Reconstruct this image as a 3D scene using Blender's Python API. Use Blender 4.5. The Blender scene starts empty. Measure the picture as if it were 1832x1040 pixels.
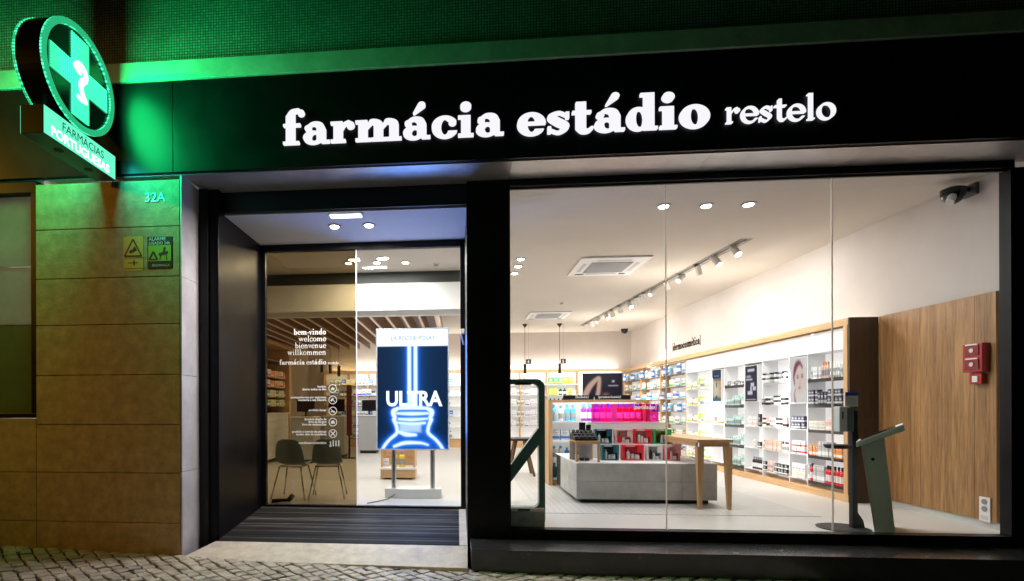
import bpy, math, random
import numpy as np
from mathutils import Vector, Matrix
random.seed(7)
R = math.radians
SC = bpy.context.scene
COL = SC.collection

# ---------------- camera ----------------
cd = bpy.data.cameras.new('camera'); cam = bpy.data.objects.new('camera', cd); COL.objects.link(cam)
cam.location = (0, -5.2822, 1.2)
cam.rotation_euler = (Matrix.Rotation(0.0839, 4, 'Z') @ Matrix.Rotation(R(90), 4, 'X') @ Matrix.Rotation(-0.0031, 4, 'Z')).to_euler()
cd.sensor_width = 36; cd.lens = 36*949.95/1832
cd.shift_x = (916-737.4)/1832; cd.shift_y = (730-520)/1832
cd.clip_end = 500; cd.clip_start = .05
SC.camera = cam
# ---------------- night world ----------------
W = bpy.data.worlds.new('World'); SC.world = W; W.use_nodes = True
nt = W.node_tree; bg = nt.nodes['Background']
sky = nt.nodes.new('ShaderNodeTexSky'); sky.sky_type = 'NISHITA'; sky.sun_disc = False
sky.sun_elevation = R(2); sky.sun_rotation = R(200)
nt.links.new(sky.outputs[0], bg.inputs[0]); bg.inputs[1].default_value = 0.002
SC.view_settings.view_transform = 'Standard'; SC.view_settings.look = 'None'
SC.view_settings.exposure = 0.0; SC.view_settings.gamma = 1
SC.cycles.max_bounces = 8; SC.cycles.transparent_max_bounces = 16
SC.cycles.sample_clamp_indirect = 4.0
SC.cycles.use_denoising = True
try: SC.cycles.use_light_tree = True
except Exception: pass

GI = 1.4
def lamp(name, typ, loc, power, color, aim=None, **kw):
    if name not in ('street_lamp_light', 'cross_light', 'sign_box_light', 'display_light'): power *= GI
    d = bpy.data.lights.new(name, typ); d.energy = power; d.color = color
    for k, v in kw.items(): setattr(d, k, v)
    o = bpy.data.objects.new(name, d); COL.objects.link(o); o.location = loc
    if aim is not None:
        o.rotation_euler = Vector(aim).to_track_quat('-Z', 'Y').to_euler()
    return o
WARM = (1, .90, .80); NEUT = (1, .975, .945)
# sodium street lamp standing out of frame to the left of the photographer
lamp('street_lamp_light', 'SPOT', (-12, -6, 6.0), 1500, (1, .47, .015), aim=(8.0, 5.5, -3.7), spot_size=R(34), spot_blend=1, shadow_soft_size=.12)

# ---------------- materials ----------------
MATS = {}
def mat(name, col, rough=.6, metal=0, var=0, vscale=8, bump=0, bscale=40, emit=None, es=0, spec=None, stretch=None, coat=0):
    if name in MATS: return MATS[name]
    m = bpy.data.materials.new(name); m.use_nodes = True; n = m.node_tree; L = n.links
    b = n.nodes['Principled BSDF']
    b.inputs['Base Color'].default_value = (*col, 1); b.inputs['Roughness'].default_value = rough; b.inputs['Metallic'].default_value = metal
    if spec is not None: b.inputs['Specular IOR Level'].default_value = spec
    if coat: b.inputs['Coat Weight'].default_value = coat; b.inputs['Coat Roughness'].default_value = .15
    if var or bump:
        tc = n.nodes.new('ShaderNodeTexCoord'); mp = n.nodes.new('ShaderNodeMapping')
        L.new(tc.outputs['Object'], mp.inputs[0])
        if stretch: mp.inputs['Scale'].default_value = stretch
    if var:
        nz = n.nodes.new('ShaderNodeTexNoise'); nz.inputs['Scale'].default_value = vscale; nz.inputs['Detail'].default_value = 6; nz.inputs['Roughness'].default_value = .65
        L.new(mp.outputs[0], nz.inputs[0])
        mr = n.nodes.new('ShaderNodeMapRange'); mr.inputs[1].default_value = .3; mr.inputs[2].default_value = .7
        mr.inputs[3].default_value = 1-var; mr.inputs[4].default_value = 1+var
        L.new(nz.outputs[0], mr.inputs[0])
        mx = n.nodes.new('ShaderNodeVectorMath'); mx.operation = 'SCALE'; mx.inputs[0].default_value = col
        L.new(mr.outputs[0], mx.inputs['Scale']); L.new(mx.outputs[0], b.inputs['Base Color'])
        m2 = n.nodes.new('ShaderNodeMapRange'); m2.inputs[3].default_value = max(0, rough-.1); m2.inputs[4].default_value = min(1, rough+.1)
        L.new(nz.outputs[0], m2.inputs[0]); L.new(m2.outputs[0], b.inputs['Roughness'])
    if bump:
        nb = n.nodes.new('ShaderNodeTexNoise'); nb.inputs['Scale'].default_value = bscale; nb.inputs['Detail'].default_value = 8
        L.new(mp.outputs[0], nb.inputs[0]); bp = n.nodes.new('ShaderNodeBump'); bp.inputs['Strength'].default_value = bump; bp.inputs['Distance'].default_value = .01
        L.new(nb.outputs[0], bp.inputs['Height']); L.new(bp.outputs[0], b.inputs['Normal'])
    if emit:
        b.inputs['Emission Color'].default_value = (*emit, 1); b.inputs['Emission Strength'].default_value = es
    MATS[name] = m; return m
def tilemat(name, c1, c2, grout, w, h, mortar=.06, rough=.5, coordrot=(0, 0, 0), offset=0, bump=.4, noise=.25):
    m = bpy.data.materials.new(name); m.use_nodes = True; n = m.node_tree; L = n.links; b = n.nodes['Principled BSDF']
    tc = n.nodes.new('ShaderNodeTexCoord'); mp = n.nodes.new('ShaderNodeMapping'); mp.inputs['Rotation'].default_value = coordrot
    br = n.nodes.new('ShaderNodeTexBrick'); br.offset = offset; br.squash = 1
    br.inputs['Color1'].default_value = (*c1, 1); br.inputs['Color2'].default_value = (*c2, 1); br.inputs['Mortar'].default_value = (*grout, 1)
    br.inputs['Scale'].default_value = 1; br.inputs['Brick Width'].default_value = w; br.inputs['Row Height'].default_value = h
    br.inputs['Mortar Size'].default_value = mortar*min(w, h); br.inputs['Mortar Smooth'].default_value = .2
    L.new(tc.outputs['Object'], mp.inputs[0]); L.new(mp.outputs[0], br.inputs[0])
    nz = n.nodes.new('ShaderNodeTexNoise'); nz.inputs['Scale'].default_value = 3; nz.inputs['Detail'].default_value = 7; L.new(tc.outputs['Object'], nz.inputs[0])
    mr = n.nodes.new('ShaderNodeMapRange'); mr.inputs[3].default_value = 1-noise; mr.inputs[4].default_value = 1+noise; L.new(nz.outputs[0], mr.inputs[0])
    mx = n.nodes.new('ShaderNodeVectorMath'); mx.operation = 'SCALE'; L.new(br.outputs[0], mx.inputs[0]); L.new(mr.outputs[0], mx.inputs['Scale'])
    L.new(mx.outputs[0], b.inputs['Base Color']); b.inputs['Roughness'].default_value = rough
    bp = n.nodes.new('ShaderNodeBump'); bp.inputs['Strength'].default_value = bump; bp.inputs['Distance'].default_value = .004; bp.invert = True
    L.new(br.outputs['Fac'], bp.inputs['Height']); L.new(bp.outputs[0], b.inputs['Normal'])
    MATS[name] = m; return m
def woodmat(name, c1, c2, rough=.45, axis='Z', scale=1.0):
    m = bpy.data.materials.new(name); m.use_nodes = True; n = m.node_tree; L = n.links; b = n.nodes['Principled BSDF']
    tc = n.nodes.new('ShaderNodeTexCoord'); mp = n.nodes.new('ShaderNodeMapping')
    s = [9*scale, 9*scale, 9*scale]; s['XYZ'.index(axis)] = .55*scale; mp.inputs['Scale'].default_value = s
    L.new(tc.outputs['Object'], mp.inputs[0])
    n1 = n.nodes.new('ShaderNodeTexNoise'); n1.inputs['Scale'].default_value = 1.6; n1.inputs['Detail'].default_value = 9; n1.inputs['Roughness'].default_value = .7; n1.inputs['Distortion'].default_value = 1.3
    L.new(mp.outputs[0], n1.inputs[0])
    n2 = n.nodes.new('ShaderNodeTexNoise'); n2.inputs['Scale'].default_value = 14; n2.inputs['Detail'].default_value = 4; L.new(mp.outputs[0], n2.inputs[0])
    ad = n.nodes.new('ShaderNodeMath'); ad.operation = 'MULTIPLY_ADD'; ad.inputs[1].default_value = .35; L.new(n2.outputs[0], ad.inputs[0]); L.new(n1.outputs[0], ad.inputs[2])
    cr = n.nodes.new('ShaderNodeValToRGB'); cr.color_ramp.elements[0].position = .48; cr.color_ramp.elements[0].color = (*c1, 1)
    cr.color_ramp.elements[1].position = .82; cr.color_ramp.elements[1].color = (*c2, 1)
    L.new(ad.outputs[0], cr.inputs[0]); L.new(cr.outputs[0], b.inputs['Base Color']); b.inputs['Roughness'].default_value = rough
    bp = n.nodes.new('ShaderNodeBump'); bp.inputs['Strength'].default_value = .12; bp.inputs['Distance'].default_value = .003; L.new(ad.outputs[0], bp.inputs['Height']); L.new(bp.outputs[0], b.inputs['Normal'])
    MATS[name] = m; return m
def glassmat(name, tint, refl=1.0, rough=0.0):
    m = bpy.data.materials.new(name); m.use_nodes = True; n = m.node_tree; n.nodes.clear(); L = n.links
    o = n.nodes.new('ShaderNodeOutputMaterial'); t = n.nodes.new('ShaderNodeBsdfTransparent'); t.inputs[0].default_value = (*tint, 1)
    g = n.nodes.new('ShaderNodeBsdfGlossy'); g.inputs['Roughness'].default_value = rough; g.inputs[0].default_value = (1, 1, 1, 1)
    f = n.nodes.new('ShaderNodeFresnel'); f.inputs[0].default_value = 1.45
    ml = n.nodes.new('ShaderNodeMath'); ml.operation = 'MULTIPLY'; ml.inputs[1].default_value = refl; L.new(f.outputs[0], ml.inputs[0])
    ge = n.nodes.new('ShaderNodeNewGeometry'); inv = n.nodes.new('ShaderNodeMath'); inv.operation = 'SUBTRACT'; inv.inputs[0].default_value = 1; L.new(ge.outputs['Backfacing'], inv.inputs[1])
    m3 = n.nodes.new('ShaderNodeMath'); m3.operation = 'MULTIPLY'; L.new(ml.outputs[0], m3.inputs[0]); L.new(inv.outputs[0], m3.inputs[1]); ml = m3
    x = n.nodes.new('ShaderNodeMixShader'); L.new(ml.outputs[0], x.inputs[0]); L.new(t.outputs[0], x.inputs[1]); L.new(g.outputs[0], x.inputs[2]); L.new(x.outputs[0], o.inputs[0])
    MATS[name] = m; return m
def emimat(name, col, s):
    if name in MATS: return MATS[name]
    m = mat(name, (.02, .02, .02), .4, emit=col, es=s); return m

M_black = mat('black_metal', (.0055, .006, .008), .34, .0, var=.25, vscale=2.5, bump=.03, bscale=6, spec=.2)
M_soffit = mat('soffit_metal', (.58, .56, .56), .36, .55, var=.15, vscale=3)
M_blackmatt = mat('black_matt', (.008, .008, .009), .6)
M_white = mat('white_paint', (.8, .79, .77), .6, var=.03, vscale=2)
M_ceil = mat('ceiling_paint', (.58, .53, .48), .8, var=.03, vscale=1.5)
M_wall = mat('wall_paint', (.56, .50, .465), .8, var=.05, vscale=2.0)
M_floor = tilemat('floor_tile', (.64, .615, .58), (.63, .605, .57), (.58, .555, .53), 1.2, .6, mortar=.005, rough=.32, bump=.1, noise=.06)
M_mosfloor = tilemat('floor_mosaic_tile', (.64, .62, .59), (.60, .58, .56), (.50, .49, .47), .075, .075, mortar=.12, rough=.4, bump=.2, noise=.05)
M_mosaic = tilemat('facade_mosaic', (.38, .40, .37), (.22, .235, .22), (.09, .09, .085), .026, .026, mortar=.2, rough=.35, coordrot=(R(90), 0, 0), bump=.8, noise=.4)
M_ledge = mat('ledge_stone', (.46, .47, .42), .7, var=.2, vscale=5, bump=.2, bscale=30)
M_stone = mat('facade_limestone', (.40, .30, .17), .75, var=.30, vscale=9, bump=.5, bscale=38)
M_marble = mat('return_marble', (.56, .54, .55), .45, var=.2, vscale=3.2, bump=.05)
M_slab = mat('threshold_stone', (.62, .53, .46), .6, var=.2, vscale=9, bump=.12, bscale=60)
M_cobble = mat('cobble_stone', (.44, .37, .32), .55, var=.5, vscale=6, bump=.6, bscale=30)
M_joint = mat('cobble_joint', (.06, .055, .045), .9, var=.3, vscale=20, bump=.5)
M_mat = mat('entrance_mat', (.018, .017, .017), .8, var=1.0, vscale=1.6, stretch=(1.2, 42, 42))
M_wood = woodmat('oak', (.50, .29, .13), (.72, .46, .24), axis='Y')
M_woodx = woodmat('oak_cross', (.50, .29, .13), (.72, .46, .24), axis='X')
M_woodz = woodmat('oak_upright', (.50, .29, .13), (.70, .44, .23), axis='Z')
M_panel = woodmat('oak_panel', (.17, .075, .024), (.46, .25, .10), axis='Z', scale=.7, rough=.4)
M_endpanel = woodmat('dark_end_panel', (.035, .02, .01), (.075, .045, .022), axis='Z', scale=.9, rough=.5)  # end panel coloured a darker brown than the oak
M_slat = woodmat('slat_wood', (.25, .14, .09), (.42, .26, .18), axis='Y')
M_slatedge = mat('slat_edge', (.85, .68, .55), .6)
M_conc = mat('concrete_tile', (.52, .51, .485), .6, var=.22, vscale=4.5, bump=.08)
M_glass = glassmat('clear_glass', (.97, .985, .98), .9)
M_glass2 = glassmat('door_glass', (.95, .97, .96), 1.3)
M_tint = glassmat('tinted_glass', (.56, .50, .37), 1.3)
M_sil = mat('silicone', (.8, .77, .72), .5)
M_shelfw = mat('shelf_white', (.85, .85, .86), .45)
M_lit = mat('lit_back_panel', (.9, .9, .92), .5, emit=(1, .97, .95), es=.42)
M_chrome = mat('chrome', (.6, .58, .54), .22, 1)
M_steel = mat('brushed_steel', (.55, .56, .58), .3, 1)
M_green = mat('dark_green_plastic', (.09, .22, .175), .35, coat=.3)
M_greenlt = mat('grey_green_plastic', (.20, .27, .245), .45)
M_mint = mat('mint_plastic', (.78, .93, .84), .45)
M_shell = mat('chair_shell', (.24, .29, .265), .5)
M_red = mat('alarm_red', (.42, .02, .02), .4)
M_strip = mat('price_strip_black', (.01, .01, .011), .45)
M_scrblk = mat('screen_black', (.01, .01, .012), .12)
M_blind = mat('blind_fabric', (.42, .42, .36), .8, var=.2, vscale=5)
def translucent(m, f, col):
    n = m.node_tree; b = n.nodes['Principled BSDF']; o = n.nodes['Material Output']; t = n.nodes.new('ShaderNodeBsdfTranslucent'); t.inputs[0].default_value = (*col, 1)
    x = n.nodes.new('ShaderNodeMixShader'); x.inputs[0].default_value = f; n.links.new(b.outputs[0], x.inputs[1]); n.links.new(t.outputs[0], x.inputs[2]); n.links.new(x.outputs[0], o.inputs[0])
translucent(M_sil, .7, (.95, .9, .85))
translucent(M_blind, .45, (.5, .48, .4))

# ---------------- mesh builder ----------------
def rootloc(p):
    v = Vector((0, 0, 0))
    while p is not None: v += p.location; p = p.parent
    return v
def tag(o, label=None, cat=None, group=None, kind=None):
    if label: o['label'] = label
    if cat: o['category'] = cat
    if group: o['group'] = group
    if kind: o['kind'] = kind
    return o
class MB:
    def __init__(s): s.v = []; s.f = []; s.m = []
    def add(s, vs, fs, m=0):
        b = len(s.v); s.v += [tuple(x) for x in vs]; s.f += [tuple(b+i for i in f) for f in fs]; s.m += [m]*len(fs); return s
    def box(s, x0, y0, z0, x1, y1, z1, m=0):
        if x0 > x1: x0, x1 = x1, x0
        if y0 > y1: y0, y1 = y1, y0
        if z0 > z1: z0, z1 = z1, z0
        v = [(x, y, z) for x in (x0, x1) for y in (y0, y1) for z in (z0, z1)]
        return s.add(v, [(0, 1, 3, 2), (4, 6, 7, 5), (0, 4, 5, 1), (2, 3, 7, 6), (0, 2, 6, 4), (1, 5, 7, 3)], m)
    def hexa(s, v, m=0):  # v: bottom 4 (ccw), top 4
        return s.add(v, [(3, 2, 1, 0), (4, 5, 6, 7), (0, 1, 5, 4), (1, 2, 6, 5), (2, 3, 7, 6), (3, 0, 4, 7)], m)
    def quad(s, a, b, c, d, m=0): return s.add([a, b, c, d], [(0, 1, 2, 3)], m)
    def tube(s, p0, p1, r0, r1=None, n=12, m=0, caps=True):
        r1 = r0 if r1 is None else r1; p0 = Vector(p0); p1 = Vector(p1); d = (p1-p0).normalized()
        a = d.orthogonal().normalized(); b = d.cross(a)
        vs = [p0+(a*math.cos(t)+b*math.sin(t))*r0 for t in [2*math.pi*i/n for i in range(n)]]
        vs += [p1+(a*math.cos(t)+b*math.sin(t))*r1 for t in [2*math.pi*i/n for i in range(n)]]
        fs = [(i, (i+1) % n, n+(i+1) % n, n+i) for i in range(n)]
        if caps: fs += [tuple(range(n-1, -1, -1)), tuple(range(n, 2*n))]
        return s.add(vs, fs, m)
    def path(s, pts, r, n=8, m=0):
        for a, b in zip(pts, pts[1:]): s.tube(a, b, r, n=n, m=m)
        return s
    def lathe(s, prof, n=12, c=(0, 0, 0), m=0, ms=None):
        k = len(prof); vs = [(c[0]+r*math.cos(2*math.pi*j/n), c[1]+r*math.sin(2*math.pi*j/n), c[2]+z) for r, z in prof for j in range(n)]
        for i in range(k-1):
            mm = ms[i] if ms else m
            s.add([vs[i*n+j] for j in range(n)]+[vs[(i+1)*n+j] for j in range(n)], [(j, (j+1) % n, n+(j+1) % n, n+j) for j in range(n)], mm)
        s.add([vs[j] for j in range(n)], [tuple(range(n-1, -1, -1))], ms[0] if ms else m)
        s.add([vs[(k-1)*n+j] for j in range(n)], [tuple(range(n))], ms[-1] if ms else m); return s
    def prism(s, poly, axis, a, b, m=0):  # poly list of 2D, axis extrude
        n = len(poly)
        def P(p, t):
            return {'X': (t, p[0], p[1]), 'Y': (p[0], t, p[1]), 'Z': (p[0], p[1], t)}[axis]
        return s.add([P(p, a) for p in poly]+[P(p, b) for p in poly], [tuple(range(n)), tuple(range(2*n-1, n-1, -1))]+[(i, n+i, n+(i+1) % n, (i+1) % n) for i in range(n)], m)
    def mesh(s, name, mats, off=(0, 0, 0), smooth=False):
        me = bpy.data.meshes.new(name); o = Vector(off)
        me.from_pydata([tuple(Vector(v)-o) for v in s.v], [], s.f)
        for m in (mats if isinstance(mats, (list, tuple)) else [mats]): me.materials.append(m)
        me.polygons.foreach_set('material_index', s.m)
        if smooth: me.polygons.foreach_set('use_smooth', [True]*len(s.f))
        me.update(); return me
    def build(s, name, mats, parent=None, bevel=0, smooth=False, label=None, cat=None, group=None, kind=None, fix=True, org=None):
        off = rootloc(parent) if parent is not None else (Vector(org) if org else Vector((0, 0, 0)))
        me = s.mesh(name, mats, off, smooth)
        if fix:
            import bmesh
            bm = bmesh.new(); bm.from_mesh(me); bmesh.ops.recalc_face_normals(bm, faces=bm.faces); bm.to_mesh(me); bm.free()
        o = bpy.data.objects.new(name, me); COL.objects.link(o)
        if parent is not None: o.parent = parent
        elif org: o.location = org
        if bevel:
            bv = o.modifiers.new('bevel', 'BEVEL'); bv.width = bevel; bv.segments = 2; bv.limit_method = 'ANGLE'
        tag(o, label, cat, group, kind); return o
def thing(name, label, cat, loc=(0, 0, 0), group=None):
    o = bpy.data.objects.new(name, None); COL.objects.link(o); o.location = loc; o.empty_display_size = .1
    tag(o, label, cat, group); bpy.context.view_layer.update(); return o
def copy_thing(root, loc, label=None, rz=None):
    def cp(o, par):
        c = o.copy(); COL.objects.link(c)
        if par is not None: c.parent = par
        for ch in [x for x in list(COL.objects) if x.parent == o]: cp(ch, c)
        return c
    r = cp(root, None); r.location = loc
    if rz is not None: r.rotation_euler[2] = rz
    if label: r['label'] = label
    return r

# ---------------- lettering: slab-serif glyphs from distance fields ----------------
def _smp(pts, k=9):
    P = [np.array(p, float) for p in pts]; P = [2*P[0]-P[1]]+P+[2*P[-1]-P[-2]]; out = []
    for i in range(1, len(P)-2):
        for t in np.linspace(0, 1, k, endpoint=False):
            a, b, c, d = P[i-1:i+3]; out.append(.5*((2*b)+(c-a)*t+(2*a-5*b+4*c-d)*t*t+(3*b-a-3*c+d)*t**3))
    out.append(P[-2]); return out
def glyph(ch, S, t, res):
    A_ = 1.66; x0, x1, y0, y1 = -.15, 2.15, -.55, 1.85; h = 1/res
    X, Y = np.meshgrid(np.arange(x0, x1, h), np.arange(y0, y1, h))
    def box(a, b, c, d): return np.maximum(np.abs(X-(a+c)/2)-abs(c-a)/2, np.abs(Y-(b+d)/2)-abs(d-b)/2)
    def ell(cx, cy, rx, ry): return (np.sqrt(((X-cx)/rx)**2+((Y-cy)/ry)**2)-1)*min(rx, ry)
    def stk(*pts):
        F = np.full(X.shape, 9.)
        for x, y, r in _smp(pts): F = np.minimum(F, np.hypot(X-x, Y-y)-r)
        return F
    U = lambda *a: np.minimum.reduce(a)
    sf = .1+.02*(S > .12)
    def foot(c, y=0): return box(c-S-sf, y, c+S+sf, y+2*t)
    def tops(c, y=1.): return box(c-S-sf, y-2*t, c, y)
    def stem(c, a, b): return box(c-S, a, c+S, b)
    def arch(c1, c2): return stk((c1+S*.4, .55, t), (c1+S+.08, .8, t*1.1), ((c1+c2)/2+.06, .93, t*1.5), (c2-.02, .8, S*.95), (c2, .6, S*.97))
    base = {'á': 'a', 'é': 'e'}.get(ch, ch); ac = ch in 'áé'
    sub = None
    if base == 'i': c = .33; F = U(stem(c, 0, 1), foot(c), tops(c), ell(c, 1.43, S*1.15, S*1.15)); w = .7
    elif base == 'l': c = .33; F = U(stem(c, 0, A_), foot(c), tops(c, A_)); w = .7
    elif base == 'r': c = .33; F = U(stem(c, 0, 1), foot(c), tops(c), stk((c+S*.5, .55, t), (.58, .84, t*1.2), (.76, .93, t*1.5)), ell(.84, .8, .09+S*.4, .09+S*.45)); w = 1.02
    elif base == 'n': F = U(stem(.33, 0, 1), stem(.98, 0, .65), foot(.33), foot(.98), tops(.33), arch(.33, .98)); w = 1.34
    elif base == 'm': F = U(stem(.33, 0, 1), stem(.96, 0, .65), stem(1.59, 0, .65), foot(.33), foot(.96), foot(1.59), tops(.33), arch(.33, .96), arch(.96, 1.59)); w = 1.93
    elif base == 'h': F = U(stem(.33, 0, A_), stem(.98, 0, .65), foot(.33), foot(.98), tops(.33, A_), arch(.33, .98)); w = 1.34
    elif base == 'u':
        A = stk((.98-S*.4, .45, t), (.9-S, .2, t*1.1), (.6, .07, t*1.5), (.35, .2, S*.95), (.33, .4, S*.97)); F = U(stem(.33, .35, 1), stem(.98, 0, 1), tops(.33), tops(.98), box(.98, 0, .98+S+sf, 2*t), A); w = 1.32
    elif base in 'oec':
        F = np.maximum(ell(.56, .5, .53, .53), -ell(.56, .5, max(.53-2*S, .15), .53-2.1*t))
        if base == 'o': w = 1.14
        if base == 'e': F = U(np.maximum(F, -box(.6, .25, 1.3, .47)), box(.2, .47, .95, .47+1.8*t)); w = 1.08
        if base == 'c': F = U(np.maximum(F, -box(.62, .3, 1.3, .8)), ell(.86, .72, .08+S*.4, .08+S*.45)); w = 1.06
    elif base == 'a':
        F = U(np.maximum(ell(.44, .29, .41, .32), -ell(.5, .29, .12, .32-2*t)), stem(.78, .06, .7), stk((.22, .8, t), (.45, .95, t*1.3), (.7, .87, S*.8), (.78, .65, S)), ell(.24, .74, .07+S*.4, .07+S*.42), box(.78, 0, 1.13, 2*t)); w = 1.15
    elif base == 's':
        F = U(stk((.76, .82, t), (.48, .95, t*1.1), (.2, .76, S*.72), (.45, .54, S*.92), (.72, .32, S*.8), (.48, .05, t*1.1), (.14, .18, t)), box(.73, .66, .73+2*t, .98), box(.07, .02, .07+2*t, .34)); w = .93
    elif base == 't': F = U(stem(.36, .2, 1.4), box(.04, 1-2*t, .74, 1), stk((.36, .25, S), (.44, .09, S*.7), (.62, .07, t*1.3), (.76, .2, t))); w = .82
    elif base == 'f': F = U(stem(.36, 0, A_-.3), box(.36-S-sf, 0, .42+S+sf, 2*t), box(.06, 1-2*t, .78, 1), stk((.36, A_-.35, S), (.45, A_-.09, S*.62), (.68, A_-.02, t*1.4)), ell(.8, A_-.15, .08+S*.35, .08+S*.4)); w = .86
    elif base == 'd': F = U(np.maximum(ell(.46, .5, .43, .53), -ell(.5, .5, max(.47-2*S, .13), .53-2.1*t)), stem(.84, 0, A_), tops(.84, A_), box(.84, 0, .84+S+sf, 2*t)); w = 1.2
    elif base in 'bp':
        F = U(np.maximum(ell(.72, .5, .43, .53), -ell(.68, .5, max(.47-2*S, .13), .53-2.1*t)), stem(.33, 0 if base == 'b' else -.45, A_ if base == 'b' else 1), tops(.33, A_ if base == 'b' else 1))
        if base == 'p': F = U(F, foot(.33, -.45))
        w = 1.22
    elif base in 'vw':
        def V(o): return U(stk((o+.22, 1, S), (o+.52, .1, S*.8)), stk((o+.52, .1, t*1.2), (o+.86, 1, t*1.2)))
        F = U(V(0), box(.0, 1-2*t, .5, 1), box(.66, 1-2*t, 1.04, 1)); w = 1.06
        if base == 'w': F = U(F, V(.64), box(1.3, 1-2*t, 1.7, 1)); w = 1.72
        F = np.maximum(F, Y-1)
    elif base == 'k': F = U(stem(.33, 0, A_), foot(.33), tops(.33, A_), stk((.45, .42, t), (.95, .95, t)), stk((.6, .55, S*.8), (1.0, .08, S*.8)), box(.8, 0, 1.2, 2*t), box(.75, 1-2*t, 1.1, 1)); w = 1.22
    elif base == '-': F = box(.08, .36, .58, .62); w = .64
    elif base == '[': F = U(box(.2, -.3, .4, A_), box(.2, -.3, .62, -.12), box(.2, A_-.18, .62, A_)); w = .6
    elif base == ']': F = U(box(.24, -.3, .44, A_), box(.02, -.3, .44, -.12), box(.02, A_-.18, .44, A_)); w = .6
    else: F = np.full(X.shape, 9.); w = .5
    if ac: F = U(F, stk((.48, 1.22, .05), (.78, 1.6, .06+S*.5)))
    return X, Y, F, w
def march(mb, X, Y, F, T, depth):
    """front face and rim of the region F<0; T maps (x,y,d) to space"""
    ny, nx = F.shape; F = F.copy(); F[0, :] = F[-1, :] = 1; F[:, 0] = F[:, -1] = 1
    cache = {}
    def pt(x, y, d):
        k = (round(x, 6), round(y, 6), d)
        if k not in cache: cache[k] = len(mb.v); mb.v.append(T(x, y, d))
        return cache[k]
    IN = F < 0
    for j in range(ny-1):
        i = 0
        while i < nx-1:
            c = [IN[j, i], IN[j, i+1], IN[j+1, i+1], IN[j+1, i]]
            if not any(c): i += 1; continue
            if all(c):
                k = i
                while k < nx-1 and IN[j, k+1] and IN[j+1, k+1]: k += 1
                mb.f.append((pt(X[j, i], Y[j, i], 0), pt(X[j, k], Y[j, k], 0), pt(X[j+1, k], Y[j+1, k], 0), pt(X[j+1, i], Y[j+1, i], 0))); mb.m.append(0)
                i = max(k, i+1); continue
            idx = [(j, i), (j, i+1), (j+1, i+1), (j+1, i)]; poly = []; cr = []
            for a in range(4):
                p, q = idx[a], idx[(a+1) % 4]
                if IN[p]: poly.append((X[p], Y[p]))
                if IN[p] != IN[q]:
                    s = F[p]/(F[p]-F[q]); s = min(max(s, .02), .98)
                    e = (X[p]+s*(X[q]-X[p]), Y[p]+s*(Y[q]-Y[p])); poly.append(e); cr.append((e, bool(IN[p])))
            if len(poly) >= 3: mb.f.append(tuple(pt(x, y, 0) for x, y in poly)); mb.m.append(0)
            if depth and len(cr) == 2:
                a, b = cr[0][0], cr[1][0]
                mb.f.append((pt(*a, 0), pt(*b, 0), pt(*b, depth), pt(*a, depth))); mb.m.append(0)
            i += 1
_g = {}
def serif(text, x0, z0, x1, asc, place, S=.165, t=.062, res=22, depth=.0, align=None, mats=None, xh=None):
    """text between x0 and x1 (or natural width when x1 is None); asc = ascender height; place(x,z,d)->xyz"""
    mb = MB(); k = asc/1.66; gl = []
    for ch in text:
        key = (ch, S, t, res)
        if key not in _g: _g[key] = glyph(ch, S, t, res)
        gl.append(_g[key])
    tot = sum(g[3] for g in gl)
    sx = (x1-x0)/tot if x1 is not None else k
    if align == 'R': x0 = x0-tot*sx
    if align == 'C': x0 = x0-tot*sx/2
    cur = 0
    for g in gl:
        if g[2].min() < 0: march(mb, g[0], g[1], g[2], (lambda x, y, d, c=cur: place(x0+(x+c)*sx, z0+y*k, d)), depth)
        cur += g[3]
    return mb
def sans(text, size, place, align='LEFT', depth=0, bold=0.0, sx=1.0):
    cu = bpy.data.curves.new('t', 'FONT'); cu.body = text; cu.size = size; cu.align_x = align; cu.extrude = depth; cu.offset = bold; cu.resolution_u = 3
    o = bpy.data.objects.new('t', cu); COL.objects.link(o); dg = bpy.context.evaluated_depsgraph_get(); dg.update()
    me = bpy.data.meshes.new_from_object(o.evaluated_get(dg)); mb = MB()
    mb.add([place(v.co.x*sx, v.co.y, -v.co.z) for v in me.vertices], [tuple(p.vertices) for p in me.polygons])
    bpy.data.objects.remove(o); bpy.data.curves.remove(cu); bpy.data.meshes.remove(me); return mb
def front(Y):   # text on a plane facing the street
    return lambda x, z, d: (x, Y+d, z)
def fsans(x, z, Y): return lambda a, b, d: (x+a, Y+d, z+b)

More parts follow.
